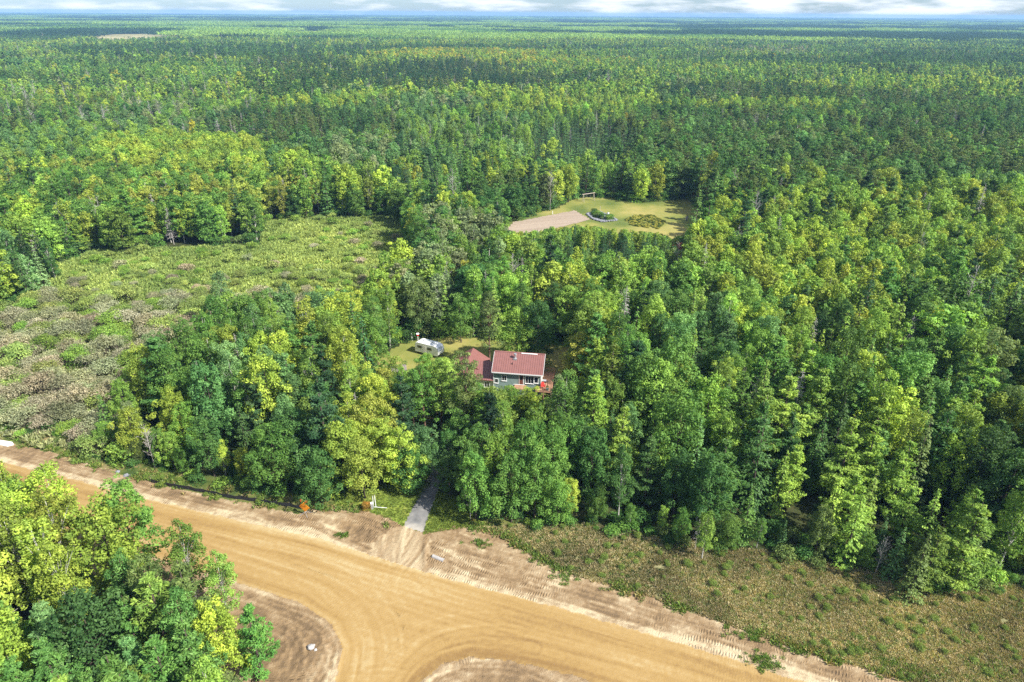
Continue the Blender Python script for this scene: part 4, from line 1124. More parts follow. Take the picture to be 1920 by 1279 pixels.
# ---- individuals (the ones that show largest), the others go into the forest mass
BROAD = ('oak', 'maple', 'aspen'); PINES = ('white_pine', 'red_pine')
LIMIT = dict(broad=295, pine=230, spruce=200)
NAMES = dict(oak='broadleaf_tree', maple='broadleaf_tree', aspen='broadleaf_tree', white_pine='pine_tree', red_pine='pine_tree', spruce='spruce_tree')
CATS = dict(oak='broadleaf tree', maple='broadleaf tree', aspen='broadleaf tree', white_pine='pine tree', red_pine='pine tree', spruce='spruce tree')
SHAPE = dict(oak='round-crowned broadleaf tree', maple='bunched upright broadleaf tree', aspen='slim pale-stemmed broadleaf tree', white_pine='pine with feathered tiers', red_pine='rough bushy pine', spruce='narrow pointed spruce')
fam = lambda k: 'broad' if k in BROAD else ('pine' if k in PINES else 'spruce')
def visible(t):
    px, py, _ = project(np.array([[t[1], t[2], t[3]], [t[1], t[2], t[3] * .5]]))
    return ((px > -25) & (px < 1945) & (py > 0) & (py < 1290)).any()
order = sorted(range(len(TREES)), key=lambda i: (TREES[i][5] is None, not visible(TREES[i]), math.hypot(TREES[i][1], TREES[i][2])))
count = dict(broad=0, pine=0, spruce=0)
r = np.random.default_rng(77)
for i in order:
    kind, x, y, h, tn, lab = TREES[i]
    f = fam(kind); tint = jit_tint(tn, r)
    if count[f] < LIMIT[f] and visible(TREES[i]):
        count[f] += 1
        root = empty(NAMES[kind], (x, y, 0.0), float(r.uniform(0, 6.283)))
        s = h / KINDS[kind]['H']; wd = s * float(r.uniform(.92, 1.15))
        if h < 8.5: wd = s * 1.12
        root.scale = (wd, wd, s)
        c, t = KINDS[kind]['near'][r.integers(len(KINDS[kind]['near']))]
        co = link('crown', c, root); co['tint'] = [float(v) for v in np.clip(tint, .005, .9)]
        link('trunk', t, root)
        bx, by, _ = [float(v) for v in project((x, y, 0.0))]
        where, grp = region_of(bx, by, x, y)
        rr_ = wd / s; shape_w = 'wide' if rr_ > 1.10 else ('slender' if rr_ < .96 else '')
        size = ' '.join(v for v in ('low' if h < 9 else ('tall' if h > 14.5 else ''), shape_w) if v)
        if lab is None and 'belt' in grp or 'dry field' in grp:
            tf = abs(float(poly_st(np.array([x]), np.array([y]), FRONT)[1][0])); where = ('front-row, ' if tf < 4 else ('second-row, ' if tf < 9 else 'inner, ')) + where
        near_h = [(math.hypot(x - t[1], y - t[2]), t[5]) for t in TREES[:len(HEROES)] if t[5] and t[5] != lab]
        nd = min(near_h)
        if lab is None and nd[0] < 6.5: where = 'next to the ' + nd[1]; grp = where
        label = lab or ' '.join(' '.join(q for q in (size, WORD[tn], SHAPE[kind], where) if q).split()[:16])
        tag(root, label, CATS[kind], None if lab else CATS[kind] + 's: ' + grp)
    else:
        far_add(kind + '_m', x, y, -0.06, h, KINDS[kind]['H'], tint, r, 1.12)

def add_snag(x, y, h, form, label, idx):
    root = empty('dead_tree', (x, y, 0.0), float(r.uniform(0, 6.28))); s = h / 13.0; root.scale = (s * 1.1, s * 1.1, s)
    link('trunk', SNAGS[form], root)
    bx, by, _ = [float(v) for v in project((x, y, 0.0))]
    where, grp = region_of(bx, by, x, y)
    wd = ['bare grey dead conifer spire', 'bare pale dead broadleaf tree', 'short bleached dead conifer'][form]
    tag(root, label or wd + ' ' + where, 'dead tree', None if label else 'dead trees: ' + grp)
for n, (px, py, h, form, lab) in enumerate(SNAG_HERO):
    g = G(px, py, h); add_snag(g[0], g[1], h, form, lab, n)
nsn = 0
for i in order:
    kind, x, y, h, tn, lab = TREES[i]
    if lab is None and r.uniform() < .05 and y > 62 and visible(TREES[i]) and nsn < 70 and not hits_open(x + 1.5, y - 1.5, h * 1.05, 1.2):
        nsn += 1; add_snag(x + 1.7, y - 1.8, h * r.uniform(.9, 1.08), int(r.integers(3)), None, 100 + nsn)

# ---- middle distance and far forest
for d0, d1, step, lod, seed in ((340, 720, 5.9, 'm', 52), (720, 1750, 7.2, 'l', 53)):
    X, Y, r = grid_pts(d0, d1, step, seed)
    kx = ~excluded(X, Y); X, Y = X[kx], Y[kx]
    PX, PY, _ = project(np.stack([X, Y, np.full(len(X), 12.0)], -1)); Z = far_height(X, Y); SN = np.stack(stand_noise(X, Y), 1); GAP = np.abs(fbm(X / 130.0, Y / 60.0, 108, 2) - .5) < .007
    for x, y, px, py, z, sn, gp in zip(X, Y, PX, PY, Z, SN, GAP):
        kind, tn, h = pick_zone(px, py, x, y, r, sn)
        u = r.uniform()
        pz = .10 if ((abs(px - 840) < 120 and 225 < py < 340) or (px < 480 and 150 < py < 250) or (1330 < px < 1520 and 80 < py < 105)) else .025
        if lod == 'l' and gp: continue
        if u < pz: far_add('snag', x, y, z, h, 13.0, np.array(TINT['tan']), r)
        elif u < .95:
            L = 'm' if (lod == 'm' and y < 520) else 'l'
            far_add(kind + '_' + L, x, y, z, h, KINDS[kind]['H'], jit_tint(tn, r), r, 1.08)
TS = 116.0
ys = np.arange(1750 + TS / 2, 13200, TS)
for y in ys:
    hw = y * .80 + 150
    xs = np.arange(-hw, hw, TS)
    big = fbm(xs / 1100.0, xs * 0 + y / 620.0, 111, 3); med = fbm(xs / 420.0, xs * 0 + y / 300.0, 112, 2); Z = far_height(xs, xs * 0 + y)
    bogk = np.zeros(len(xs), bool)
    for b in W['bogs']: bogk |= in_poly(xs, xs * 0 + y, b)
    for x, bg, md, z, bk in zip(xs, big, med, Z, bogk):
        if bk: continue
        dark = bg * .6 + md * .4 < .46
        t = np.array(TINT['dk' if dark else ('lt' if md * .6 + bg * .4 > .5 else 'mid')]) * (1 + r.normal(0, .08)) * (.7 if dark else 1.1)
        s = r.uniform(.85, 1.2)
        FAR['P'].append((x, y, z - 1.0)); o = LIB_IDX['tile_dark' if dark else 'tile']; FAR['idx'].append(o[r.integers(len(o))])
        FAR['rot'].append((0, 0, math.pi / 2 * r.integers(4))); FAR['scl'].append((1.02, 1.02, s)); FAR['tint'].append(t)
scatter('forest', FAR['P'], FAR['idx'], FAR['rot'], FAR['scl'], FAR['tint'], 'endless mixed green forest rolling to the flat horizon', 'forest')

# ---- marsh: willow shrubs one by one, tussocks as one mass
def rand_in(poly, n, seed, extra=None):
    r = np.random.default_rng(seed); lo, hi = poly.min(0), poly.max(0)
    P = r.uniform(lo, hi, (n, 2)); return P[in_poly(P[:, 0], P[:, 1], poly)], r
X, Y, r = grid_pts(60, 260, 3.9, 61)
kx = in_poly(X, Y, W['marsh']); X, Y = X[kx], Y[kx]
cand = []
for x, y in zip(X, Y):
    px, py, _ = [float(v) for v in project((x, y, 1.0))]
    if px < -40 or px > 800: continue
    dens = .95 if py > 560 else (.75 if py > 500 else .5)
    if py > 640: dens = 1
    if fbm(x / 14, y / 14, 121, 2) < (.22 if py > 560 else .40) or r.uniform() > dens: continue
    cand.append((y, x, px, py))
cand.sort()
MASS = dict(P=[], idx=[], rot=[], scl=[], tint=[])
def mass_add(D, kind, x, y, z, s, tint, r):
    o = LIB_IDX[kind]; D['P'].append((x, y, z)); D['idx'].append(o[r.integers(len(o))]); D['rot'].append((0, 0, r.uniform(0, 6.283)))
    D['scl'].append((s * r.uniform(.85, 1.2), s * r.uniform(.85, 1.2), s * r.uniform(.75, 1.2))); D['tint'].append(np.clip(tint, .005, .9))
for n, (y, x, px, py) in enumerate(cand):
    gz = float(fbm(x / 25, y / 25, 123, 2))
    grey = r.uniform() < (.80 if py > 600 else (.45 if py > 520 else .10))
    tn = ('tan' if r.uniform() < .4 else 'wgrey') if grey else ('marsh' if r.uniform() < .6 else 'lt')
    s = r.uniform(1.0, 1.75) if py > 560 else r.uniform(.55, 1.05)
    tint = jit_tint(tn, r, .14)
    if n < 285:
        c, t = SHRUBS[r.integers(len(SHRUBS))]
        root = empty('willow_shrub', (x, y, 0.02), float(r.uniform(0, 6.28))); root.scale = (s, s, s * float(r.uniform(.8, 1.15)))
        co = link('crown', c, root); co['tint'] = [float(v) for v in np.clip(tint, .005, .9)]
        link('stems', t, root)
        where = 'by the roadside end of the marsh' if py > 700 else ('in the thick of the marsh' if py > 580 else 'scattered on the open marsh meadow')
        dd_ = abs(float(poly_st(np.array([x]), np.array([y]), W['dirt'])[1][0])); sz = root.scale[2] / s
        row = ['front-row', 'second-row', 'third-row', 'fourth-row'][int(dd_ / 5)] if dd_ < 20 else ('inner' if dd_ < 45 else 'remote')
        lb = '%s %s %s %s willow shrub %s' % (row, 'huge' if s > 1.5 else ('large' if s > 1.2 else ('middling' if s > .9 else 'small')), 'domed' if sz > 1.02 else ('low' if sz < .9 else 'rounded'), WORD[tn], where)
        tag(root, lb, 'shrub', 'willow shrubs ' + where)
    else: mass_add(MASS, 'shrub', x, y, 0.0, s, tint, r)
P, r = rand_in(W['marsh'], 26000, 62)
for x, y in P:
    if -130 < x < 20:
        q = .5 * float(fbm(x / 9, y / 9, 125, 2)) + .5 * float(fbm(x / 30, y / 30, 126, 2))
        t = np.array(TINT['marsh']) * (0.45 + 1.2 * q) * np.array([1 + .35 * (q - .5), 1, 1])
        if y < 150: t = t * .5 + np.array(TINT['tan']) * .5
        mass_add(MASS, 'tussock', x, y, 0.0, r.uniform(.9, 1.9), t, r)
scatter('marsh_plants', *[MASS[k] for k in ('P', 'idx', 'rot', 'scl', 'tint')], 'yellow-green tussocks and low brush covering the open marsh meadow', 'marsh plants')

# ---- undergrowth along the tree edge, dry grass, roadside weeds
UG = dict(P=[], idx=[], rot=[], scl=[], tint=[])
for seg in range(len(FRONT) - 1):
    a, b = FRONT[seg], FRONT[seg + 1]; L = np.linalg.norm(b - a)
    for i in range(int(L * 1.3)):
        p = a + (b - a) * r.uniform(); nrm = np.array([-(b - a)[1], (b - a)[0]]) / L
        p = p + nrm * r.uniform(-.4, 5.0)
        if abs(float(poly_st(np.array([p[0]]), np.array([p[1]]), DRIVE_LINE)[1][0])) < 3.2: continue
        if in_poly(np.array([p[0]]), np.array([p[1]]), W['ya'])[0] or in_poly(np.array([p[0]]), np.array([p[1]]), W['yb'])[0]: continue
        mass_add(UG, 'shrub', p[0], p[1], 0.0, r.uniform(.25, .75), jit_tint(['mid', 'lt', 'dk', 'olive'][r.integers(4)], r), r)
X, Y, r2 = grid_pts(60, 190, 4.2, 63)
kx = ~excluded(X, Y)
for x, y in zip(X[kx], Y[kx]):
    mass_add(UG, 'shrub', x, y, -.05, r.uniform(.4, .9), jit_tint(['mid', 'dk', 'dk', 'lt'][r.integers(4)], r), r)
X, Y, r2 = grid_pts(90, 300, 2.6, 65)
kx = np.zeros(len(X), bool)
for nm in ('marsh', 'clear', 'yard'):
    ring = np.vstack([W[nm], W[nm][:1]])
    kx |= (np.abs(poly_st(X, Y, ring)[1]) < 4.5) & ~in_poly(X, Y, W[nm])
kx &= ~excluded(X, Y)
for x, y in zip(X[kx], Y[kx]):
    s_ = r.uniform(.6, 1.5)
    while s_ > .3 and hits_open(x, y, 2.3 * s_, 2 * s_): s_ *= .8
    mass_add(UG, 'shrub', x, y, -.05, s_, jit_tint(['mid', 'dk', 'olive', 'lt'][r.integers(4)], r), r)
scatter('undergrowth', *[UG[k] for k in ('P', 'idx', 'rot', 'scl', 'tint')], 'low leafy undergrowth beneath and along the edge of the woods', 'undergrowth')

GR = dict(P=[], idx=[], rot=[], scl=[], tint=[])
P, r = rand_in(W['field'], 95000, 64)
px, py, _ = project(np.column_stack([P, np.zeros(len(P))]))
P = P[(px > -60) & (px < 2000) & (py < 1330)]
hz = near_fields(P[:, 0], P[:, 1])[1]
gq = fbm(P[:, 0] / 5, P[:, 1] / 5, 131, 3)
pz = project(np.column_stack([P, np.zeros(len(P))]))
for (x, y), z, q, ppx in zip(P, hz, gq, pz[0]):
    u = r.uniform()
    t = np.array((.48, .41, .22)) if u < .5 else (np.array((.35, .33, .135)) if u < .85 else np.array((.22, .30, .08)))
    if ppx < 1250 and u > .8: t = np.array((.10, .16, .03))
    if q > .2: mass_add(GR, 'tuft', x, y, z - .03, r.uniform(.4, .95), t * (.45 + 1.1 * q), r)
    if u > .992: mass_add(GR, 'shrub', x, y, z - .03, r.uniform(.12, .3), np.array((.20, .29, .05)), r)
scatter('field_grass', *[GR[k] for k in ('P', 'idx', 'rot', 'scl', 'tint')], 'dry tan and olive grass covering the roadside field', 'grass')

WD = dict(P=[], idx=[], rot=[], scl=[], tint=[])
DT = W['dirt']
for seg in range(len(DT) - 1):
    a, b = DT[seg], DT[seg + 1]; L = np.linalg.norm(b - a); nrm = np.array([-(b - a)[1], (b - a)[0]]) / L
    mx_, my_, _ = project(np.array([*(a + b) / 2, 0.0]))
    if mx_ > 740 and mx_ < 900: continue
    for i in range(int(L * (16 if mx_ < 600 else 9))):
        p = a + (b - a) * r.uniform() + nrm * (r.normal(.7, .7) if mx_ < 600 else r.normal(-.2, .5))
        if fbm(p[0] / 3, p[1] / 3, 141, 2) < .42: continue
        z = 0.06
        u = r.uniform()
        if u < .10 and mx_ < 600: mass_add(WD, 'shrub', p[0], p[1], z, r.uniform(.12, .32), np.array((.20, .29, .045)), r)
        else: mass_add(WD, 'tuft', p[0], p[1], z, r.uniform(.7, 1.5), np.array((.18, .27, .045)) if u < .8 else np.array((.34, .29, .10)), r)
for (bx, by, rad, n) in ((1405, 1190, 1.3, 40), (1425, 1235, 1.0, 30), (1600, 1215, 1.5, 50), (1660, 1240, 1.2, 40), (1720, 1270, 1.4, 50), (1440, 1250, .9, 30), (645, 1004, .5, 16), (1060, 1085, 1.0, 25), (900, 1020, .8, 20), (1860, 1262, 1.6, 40)):
    c = G(bx, by)
    for i in range(n):
        q = r.normal(0, rad * .5, 2); mass_add(WD, 'tuft', c[0] + q[0] * 1.8, c[1] + q[1], .07, r.uniform(.6, 1.0), np.array((.16, .27, .04)), r)
for wy in ('ya', 'yb'):
    P, _ = rand_in(W[wy], 3500, 66)
    hz = near_fields(P[:, 0], P[:, 1])[1]
    for (x, y), z in zip(P, hz): mass_add(WD, 'tuft', x, y, z - .04, r.uniform(.28, .5), np.array((.22, .29, .045)) * r.uniform(.7, 1.3), r)
scatter('roadside_weeds', *[WD[k] for k in ('P', 'idx', 'rot', 'scl', 'tint')], 'green weeds and grass tufts fringing the dirt verge', 'weeds')
# ------------------------------------------------------------------ house
def ribbed_mat(name, col, rough=0.45):
    return plain(name, col, rough, var=0.10, scale=1.2, spec=0.5)
def siding_mat(name, col):
    m, nt, out = new_mat(name)
    b = N(nt, 'ShaderNodeBsdfPrincipled'); tc = N(nt, 'ShaderNodeTexCoord')
    sp = N(nt, 'ShaderNodeSeparateXYZ'); nt.links.new(tc.outputs['Object'], sp.inputs[0])
    saw = math_n(nt, 'FRACT', math_n(nt, 'MULTIPLY', sp.outputs['Z'], 5.0))
    n = noise_node(nt, 1.5, 5, .6, tc.outputs['Object'])
    r = ramp_node(nt, n.outputs['Fac'], [(.3, tuple(c * .88 for c in col)), (.7, tuple(c * 1.1 for c in col))])
    nt.links.new(r.outputs['Color'], b.inputs['Base Color']); b.inputs['Roughness'].default_value = .7
    bp = N(nt, 'ShaderNodeBump'); bp.inputs['Strength'].default_value = .8; bp.inputs['Distance'].default_value = .03; bp.invert = True
    nt.links.new(saw, bp.inputs['Height']); nt.links.new(bp.outputs['Normal'], b.inputs['Normal'])
    nt.links.new(b.outputs['BSDF'], out.inputs['Surface'])
    return m
M_ROOF = ribbed_mat('red_metal_roof', (0.225, 0.098, 0.083))
M_SIDE = siding_mat('grey_green_siding', (0.20, 0.27, 0.25))
M_WHITE = plain('white_paint', (0.78, 0.78, 0.75), .55, var=.06)
M_CREAM = siding_mat('cream_siding', (0.66, 0.63, 0.55))
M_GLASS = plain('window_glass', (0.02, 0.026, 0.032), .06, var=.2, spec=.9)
M_DOOR = plain('door_brown', (0.16, 0.06, 0.04), .5)
M_DECK = plain('deck_wood', (0.36, 0.20, 0.12), .8, var=.2, scale=2)
M_STEEL = plain('galvanised', (0.55, 0.56, 0.57), .4, metal=.6, var=.15)
M_DARK = plain('black_plastic', (0.02, 0.02, 0.022), .6)
M_RED = plain('red_plastic', (0.55, 0.035, 0.03), .4)
M_TEAL = plain('teal_plastic', (0.10, 0.35, 0.36), .5)
M_CONC = plain('concrete', (0.38, 0.36, 0.33), .9, var=.15, bump=.01)
M_WOOD = plain('weathered_wood', (0.40, 0.34, 0.27), .85, var=.2)
M_SHING = plain('grey_shingle', (0.21, 0.17, 0.165), .9, var=.2, bump=.02)
M_ORANGE = plain('orange_sign', (0.80, 0.29, 0.012), .5, var=.08)
M_YELL = plain('yellow_marker', (0.75, 0.48, 0.05), .5)
M_STONE = plain('grey_stone', (0.20, 0.205, 0.22), .9, var=.25, bump=.03, bscale=6)
M_SILT = plain('silt_fabric', (0.022, 0.022, 0.025), .8, var=.3)
M_RUBBER = plain('tyre', (0.02, 0.02, 0.02), .8)

YAW = math.radians(-8.0)
HX, HY = -3.82, 113.85
house = empty('house', (HX, HY, 0.0), YAW)
tag(house, 'split-level house with red metal roof, grey-green siding and wooden deck in the woods', 'house')

def gable_solid(x0, x1, y0, y1, ze, zr, yr, z0=0.0):
    """walls with gables at both x ends"""
    v = [(x0, y0, z0), (x0, y1, z0), (x0, y1, ze), (x0, yr, zr), (x0, y0, ze), (x1, y0, z0), (x1, y1, z0), (x1, y1, ze), (x1, yr, zr), (x1, y0, ze)]
    f = [(0, 4, 3, 2, 1), (5, 6, 7, 8, 9), (0, 5, 9, 4), (1, 2, 7, 6), (4, 9, 8, 3), (2, 3, 8, 7), (0, 1, 6, 5)]
    return MB().add(v, f)
def roof_slope(name, a, b, c, d, parent, rib=0.42, th=0.09):
    """a-b is the eave, d-c the ridge; standing ribs run from eave to ridge"""
    mb = MB().slab([a, b, c, d], th)
    A, B, C, D = [Vector(p) for p in (a, b, c, d)]
    n = (B - A).cross(C - A).normalized(); L = (B - A).length; k = int(L / rib)
    o = mb.obj(name, M_ROOF, parent)
    rb = MB()
    for i in range(k + 1):
        f = min(max(i / k, 0.006), 0.994)
        p, q = A.lerp(B, f), D.lerp(C, f); w = (B - A).normalized() * .03
        rb.add([p - w, p + w, q + w, q - w, p - w * .4 + n * .05, p + w * .4 + n * .05, q + w * .4 + n * .05, q - w * .4 + n * .05],
               [(4, 5, 6, 7), (0, 1, 5, 4), (1, 2, 6, 5), (2, 3, 7, 6), (3, 0, 4, 7)])
    r_ = rb.obj('seam', M_ROOF, o); r_['kind'] = 'stuff'
    return o
def window(name, x0, x1, z0, z1, y, parent, mull=0, cat=None):
    t = .09
    fr = MB().box(x0 - t, x1 + t, y - .06, y + .03, z0 - t, z0).box(x0 - t, x1 + t, y - .06, y + .03, z1, z1 + t).box(x0 - t, x0, y - .06, y + .03, z0, z1).box(x1, x1 + t, y - .06, y + .03, z0, z1)
    for i in range(mull):
        xm = x0 + (x1 - x0) * (i + 1) / (mull + 1); fr.box(xm - .03, xm + .03, y - .055, y + .025, z0, z1)
    f = fr.obj(name, M_WHITE, parent)
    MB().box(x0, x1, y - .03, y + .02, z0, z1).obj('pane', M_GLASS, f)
    MB().box(x0 - t - .04, x1 + t + .04, y - .12, y - .062, z0 - t - .05, z0 - t + .01).obj('sill', M_WHITE, f)
    return f

ZE, ZR, YR = 4.85, 7.45, 3.75
def roof_z(ly): return ZE + (ZR - ZE) * ly / YR
body = gable_solid(.30, 9.35, .45, 7.2, roof_z(.45) - .12, ZR - .12, YR).obj('wall', M_SIDE, house)
gable = MB().add([(9.353, .46, 2.4), (9.353, 7.19, 2.4), (9.353, 7.19, roof_z(.45) - .15), (9.353, YR, ZR - .16), (9.353, .46, roof_z(.45) - .15),
                  (9.40, .46, 2.4), (9.40, 7.19, 2.4), (9.40, 7.19, roof_z(.45) - .15), (9.40, YR, ZR - .16), (9.40, .46, roof_z(.45) - .15)],
                 [(5, 6, 7, 8, 9), (4, 3, 2, 1, 0), (0, 5, 9, 4), (1, 2, 7, 6), (4, 9, 8, 3), (2, 3, 8, 7), (0, 1, 6, 5)]).obj('gable_wall', M_CREAM, house)
roof = roof_slope('roof', (0, 0, ZE), (9.75, 0, ZE), (9.75, YR, ZR), (0, YR, ZR), house)
roof_b = roof_slope('roof', (9.75, 7.6, ZE - .1), (0, 7.6, ZE - .1), (0, YR, ZR), (9.75, YR, ZR), house)
MB().slab([(0, YR - .18, ZR - .02), (9.75, YR - .18, ZR - .02), (9.75, YR, ZR + .09), (0, YR, ZR + .09)], .03).slab([(9.75, YR + .18, ZR - .02), (0, YR + .18, ZR - .02), (0, YR, ZR + .09), (9.75, YR, ZR + .09)], .03).obj('ridge_cap', M_ROOF, roof)
MB().slab([(5.2, YR - .30, ZR - .06), (8.3, YR - .30, ZR - .06), (8.3, YR - .20, ZR + .06), (5.2, YR - .20, ZR + .06)], .02).obj('ridge_vent', M_WHITE, roof)
MB().box(0, 9.75, -.06, -.005, ZE - .20, ZE + .01).obj('fascia', M_WHITE, house)
for xx in (-.05, 9.752):
    MB().add([(xx, 0, ZE - .2), (xx + .045, 0, ZE - .2), (xx + .045, 0, ZE + .03), (xx, 0, ZE + .03), (xx, YR, ZR - .2), (xx + .045, YR, ZR - .2), (xx + .045, YR, ZR + .03), (xx, YR, ZR + .03)],
             [(0, 1, 2, 3), (7, 6, 5, 4), (0, 4, 5, 1), (1, 5, 6, 2), (2, 6, 7, 3), (3, 7, 4, 0)]).obj('rake_board', M_WHITE, house)
ch = MB().tube([(4.15, 2.6, roof_z(2.6) - .2), (4.15, 2.6, 7.55)], .17, 12).tube([(4.15, 2.6, 7.50), (4.15, 2.6, 7.72)], .25, 12).obj('chimney_pipe', M_STEEL, roof)
MB().box(3.83, 4.47, 2.28, 2.92, roof_z(2.28) - .15, roof_z(2.6) + .12).obj('chimney_flashing', M_STEEL, roof)
MB().tube([(3.75, 1.55, roof_z(1.55) - .1), (3.75, 1.55, roof_z(1.55) + .38)], .08, 8).obj('vent_pipe', M_DARK, roof)
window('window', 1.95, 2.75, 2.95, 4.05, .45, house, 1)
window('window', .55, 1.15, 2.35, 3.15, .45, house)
window('window', 6.45, 7.95, 2.75, 4.20, .45, house, 2)  # dark glass on the right stands in for shade in the porch recess
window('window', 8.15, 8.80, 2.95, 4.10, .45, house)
d = MB().box(5.15, 5.25, .38, .46, 2.35, 4.35).box(5.98, 6.08, .38, .46, 2.35, 4.35).box(5.15, 6.08, .38, .46, 4.351, 4.45).obj('door_frame', M_WHITE, house)
dd = MB().box(5.25, 5.98, .40, .455, 2.35, 4.35).obj('door', M_DOOR, house)
MB().tube([(5.9, .33, 3.3), (5.9, .40, 3.3)], .035, 8).obj('handle', M_STEEL, dd)
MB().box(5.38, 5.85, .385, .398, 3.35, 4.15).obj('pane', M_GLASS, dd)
MB().box(.26, .34, .38, .46, 0.0, 4.6).box(9.28, 9.42, .38, .455, 0, 4.6).obj('corner_trim', M_WHITE, house)
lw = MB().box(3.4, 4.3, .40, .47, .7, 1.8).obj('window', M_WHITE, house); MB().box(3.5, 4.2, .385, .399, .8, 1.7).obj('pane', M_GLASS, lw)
# entry landing with stairs
ld = MB().box(4.4, 6.6, -1.3, .40, 2.15, 2.30).box(4.45, 4.57, -1.25, -1.13, 0, 2.15).box(6.43, 6.55, -1.25, -1.13, 0, 2.15).obj('entry_landing', M_DECK, house)
for i in range(8): MB().box(3.0 - i * 0.001 + i * .0 - i * .25 + 1.15, 3.27 - i * .25 + 1.15, -1.25, -.2, 2.02 - i * .26, 2.07 - i * .26).obj('step', M_DECK, ld)
MB().tube([(2.3, -1.28, 1.0), (4.42, -1.28, 3.25), (6.5, -1.28, 3.25)], .045, 5).obj('handrail', M_WHITE, ld)
# deck that wraps the right-hand corner
deck = MB().box(9.43, 11.6, -1.7, 6.2, 2.20, 2.34).box(8.55, 9.429, -1.7, .37, 2.20, 2.34).obj('deck', M_DECK, house)
for (px_, py_) in ((8.62, -1.62), (10.1, -1.62), (11.5, -1.62), (11.5, 1.2), (11.5, 3.8), (11.5, 6.1), (9.55, 6.1)):
    MB().box(px_ - .07, px_ + .07, py_ - .07, py_ + .07, 0, 3.30).obj('post', M_DECK, deck)
rails = (((8.62, -1.62), (11.5, -1.62)), ((11.5, -1.62), (11.5, 6.1)), ((11.5, 6.1), (9.55, 6.1)))
for (a, b) in rails:
    L = math.hypot(b[0] - a[0], b[1] - a[1]); rl = MB()
    rl.tube([(*a, 3.28), (*b, 3.28)], .055, 4).tube([(*a, 2.52), (*b, 2.52)], .035, 4)
    ro = rl.obj('rail', M_DECK, deck); bs = MB()
    for i in range(1, int(L / .22)):
        f = i * .22 / L; bs.box(a[0] + (b[0] - a[0]) * f - .018, a[0] + (b[0] - a[0]) * f + .018, a[1] + (b[1] - a[1]) * f - .018, a[1] + (b[1] - a[1]) * f + .018, 2.5, 3.27)
    bo = bs.obj('balusters', M_DECK, ro); bo['kind'] = 'stuff'
# side wing and the cross-gabled garage behind it
WE, WR, WY = 2.75, 4.85, 4.2
gable_solid(-7.6, .28, .75, 7.0, WE + .06, WR - .12, WY).obj('wing_wall', M_CREAM, house)
roof_slope('wing_roof', (-8.0, .3, WE), (.27, .3, WE), (.27, WY, WR), (-8.0, WY, WR), house)
roof_slope('wing_roof', (.27, 7.5, WE), (-8.0, 7.5, WE), (-8.0, WY, WR), (.27, WY, WR), house)
window('window', -3.3, -2.4, 1.1, 2.2, .75, house, 1); window('window', -1.5, -.6, 1.1, 2.2, .75, house, 1)
gx, ghw, gz, ge = -5.2, 3.5, 5.35, 3.15
gw = MB().add([(gx - ghw + .3, 2.6, 0), (gx + ghw - .3, 2.6, 0), (gx + ghw - .3, 2.6, ge), (gx, 2.6, gz - .12), (gx - ghw + .3, 2.6, ge),
               (gx - ghw + .3, 8.2, 0), (gx + ghw - .3, 8.2, 0), (gx + ghw - .3, 8.2, ge), (gx, 8.2, gz - .12), (gx - ghw + .3, 8.2, ge)],
              [(0, 1, 2, 3, 4), (9, 8, 7, 6, 5), (1, 6, 7, 2), (5, 0, 4, 9), (2, 7, 8, 3), (4, 3, 8, 9)]).obj('garage_wall', M_CREAM, house)
roof_slope('garage_roof', (gx + ghw, 2.3, ge - .05), (gx + ghw, 8.5, ge - .05), (gx, 8.5, gz), (gx, 2.3, gz), house)
roof_slope('garage_roof', (gx - ghw, 8.5, ge - .05), (gx - ghw, 2.3, ge - .05), (gx, 2.3, gz), (gx, 8.5, gz), house)

def at_house(lx, ly, z):
    c, s = math.cos(YAW), math.sin(YAW)
    return (HX + lx * c - ly * s, HY + lx * s + ly * c, z)
# things on the deck
ct = empty('deck_chair', at_house(9.85, -.35, 2.34), YAW + .3); tag(ct, 'red plastic slat-back chair on the wooden deck', 'chair')
MB().box(-.30, .30, -.30, .30, .36, .41).obj('seat', M_RED, ct)
for i in range(5): MB().slab([(-.28 + i * .115, .26, .40), (-.185 + i * .115, .26, .40), (-.185 + i * .115, .48, 1.12 - .03 * abs(i - 2)), (-.28 + i * .115, .48, 1.12 - .03 * abs(i - 2))], .03).obj('back_slat', M_RED, ct)
for sx in (-1, 1):
    MB().box(sx * .37 - .05, sx * .37 + .05, -.34, .34, .58, .62).obj('armrest', M_RED, ct)
    for yy in (-.28, .28): MB().box(sx * .34 - .035, sx * .34 + .035, yy - .04, yy + .04, 0, .58).obj('leg', M_RED, ct)
gr = empty('grill', at_house(9.95, 1.0, 2.34), YAW); tag(gr, 'black barbecue grill with pale lid against the gable wall', 'grill')
MB().box(-.38, .38, -.25, .25, .55, .85).obj('firebox', M_DARK, gr, .02)
MB().tube([(-.38, 0, .87), (.38, 0, .87)], .26, 12).obj('lid', M_STEEL, gr)
for sx in (-.3, .3):
    for sy in (-.2, .2): MB().box(sx - .025, sx + .025, sy - .025, sy + .025, 0, .55).obj('leg', M_DARK, gr)
MB().tube([(-.25, -.27, .98), (-.25, -.33, .98), (.25, -.33, .98), (.25, -.27, .98)], .018, 5).obj('handle', M_STEEL, gr)
MB().box(.39, .75, -.2, .2, .80, .83).obj('side_shelf', M_DARK, gr)
pt = empty('planter_pot', at_house(10.75, -1.1, 2.34)); tag(pt, 'teal planter pot with leaves at the deck railing', 'pot')
MB().tube([(0, 0, 0), (0, 0, .1), (0, 0, .42), (0, 0, .47)], [.2, .22, .31, .33], 14).obj('pot', M_TEAL, pt)
c_, t_ = SHRUBS[1]; q = link('leaves', c_, pt, (0, 0, .42), None, (.16, .16, .2)); q['tint'] = [.09, .16, .03]

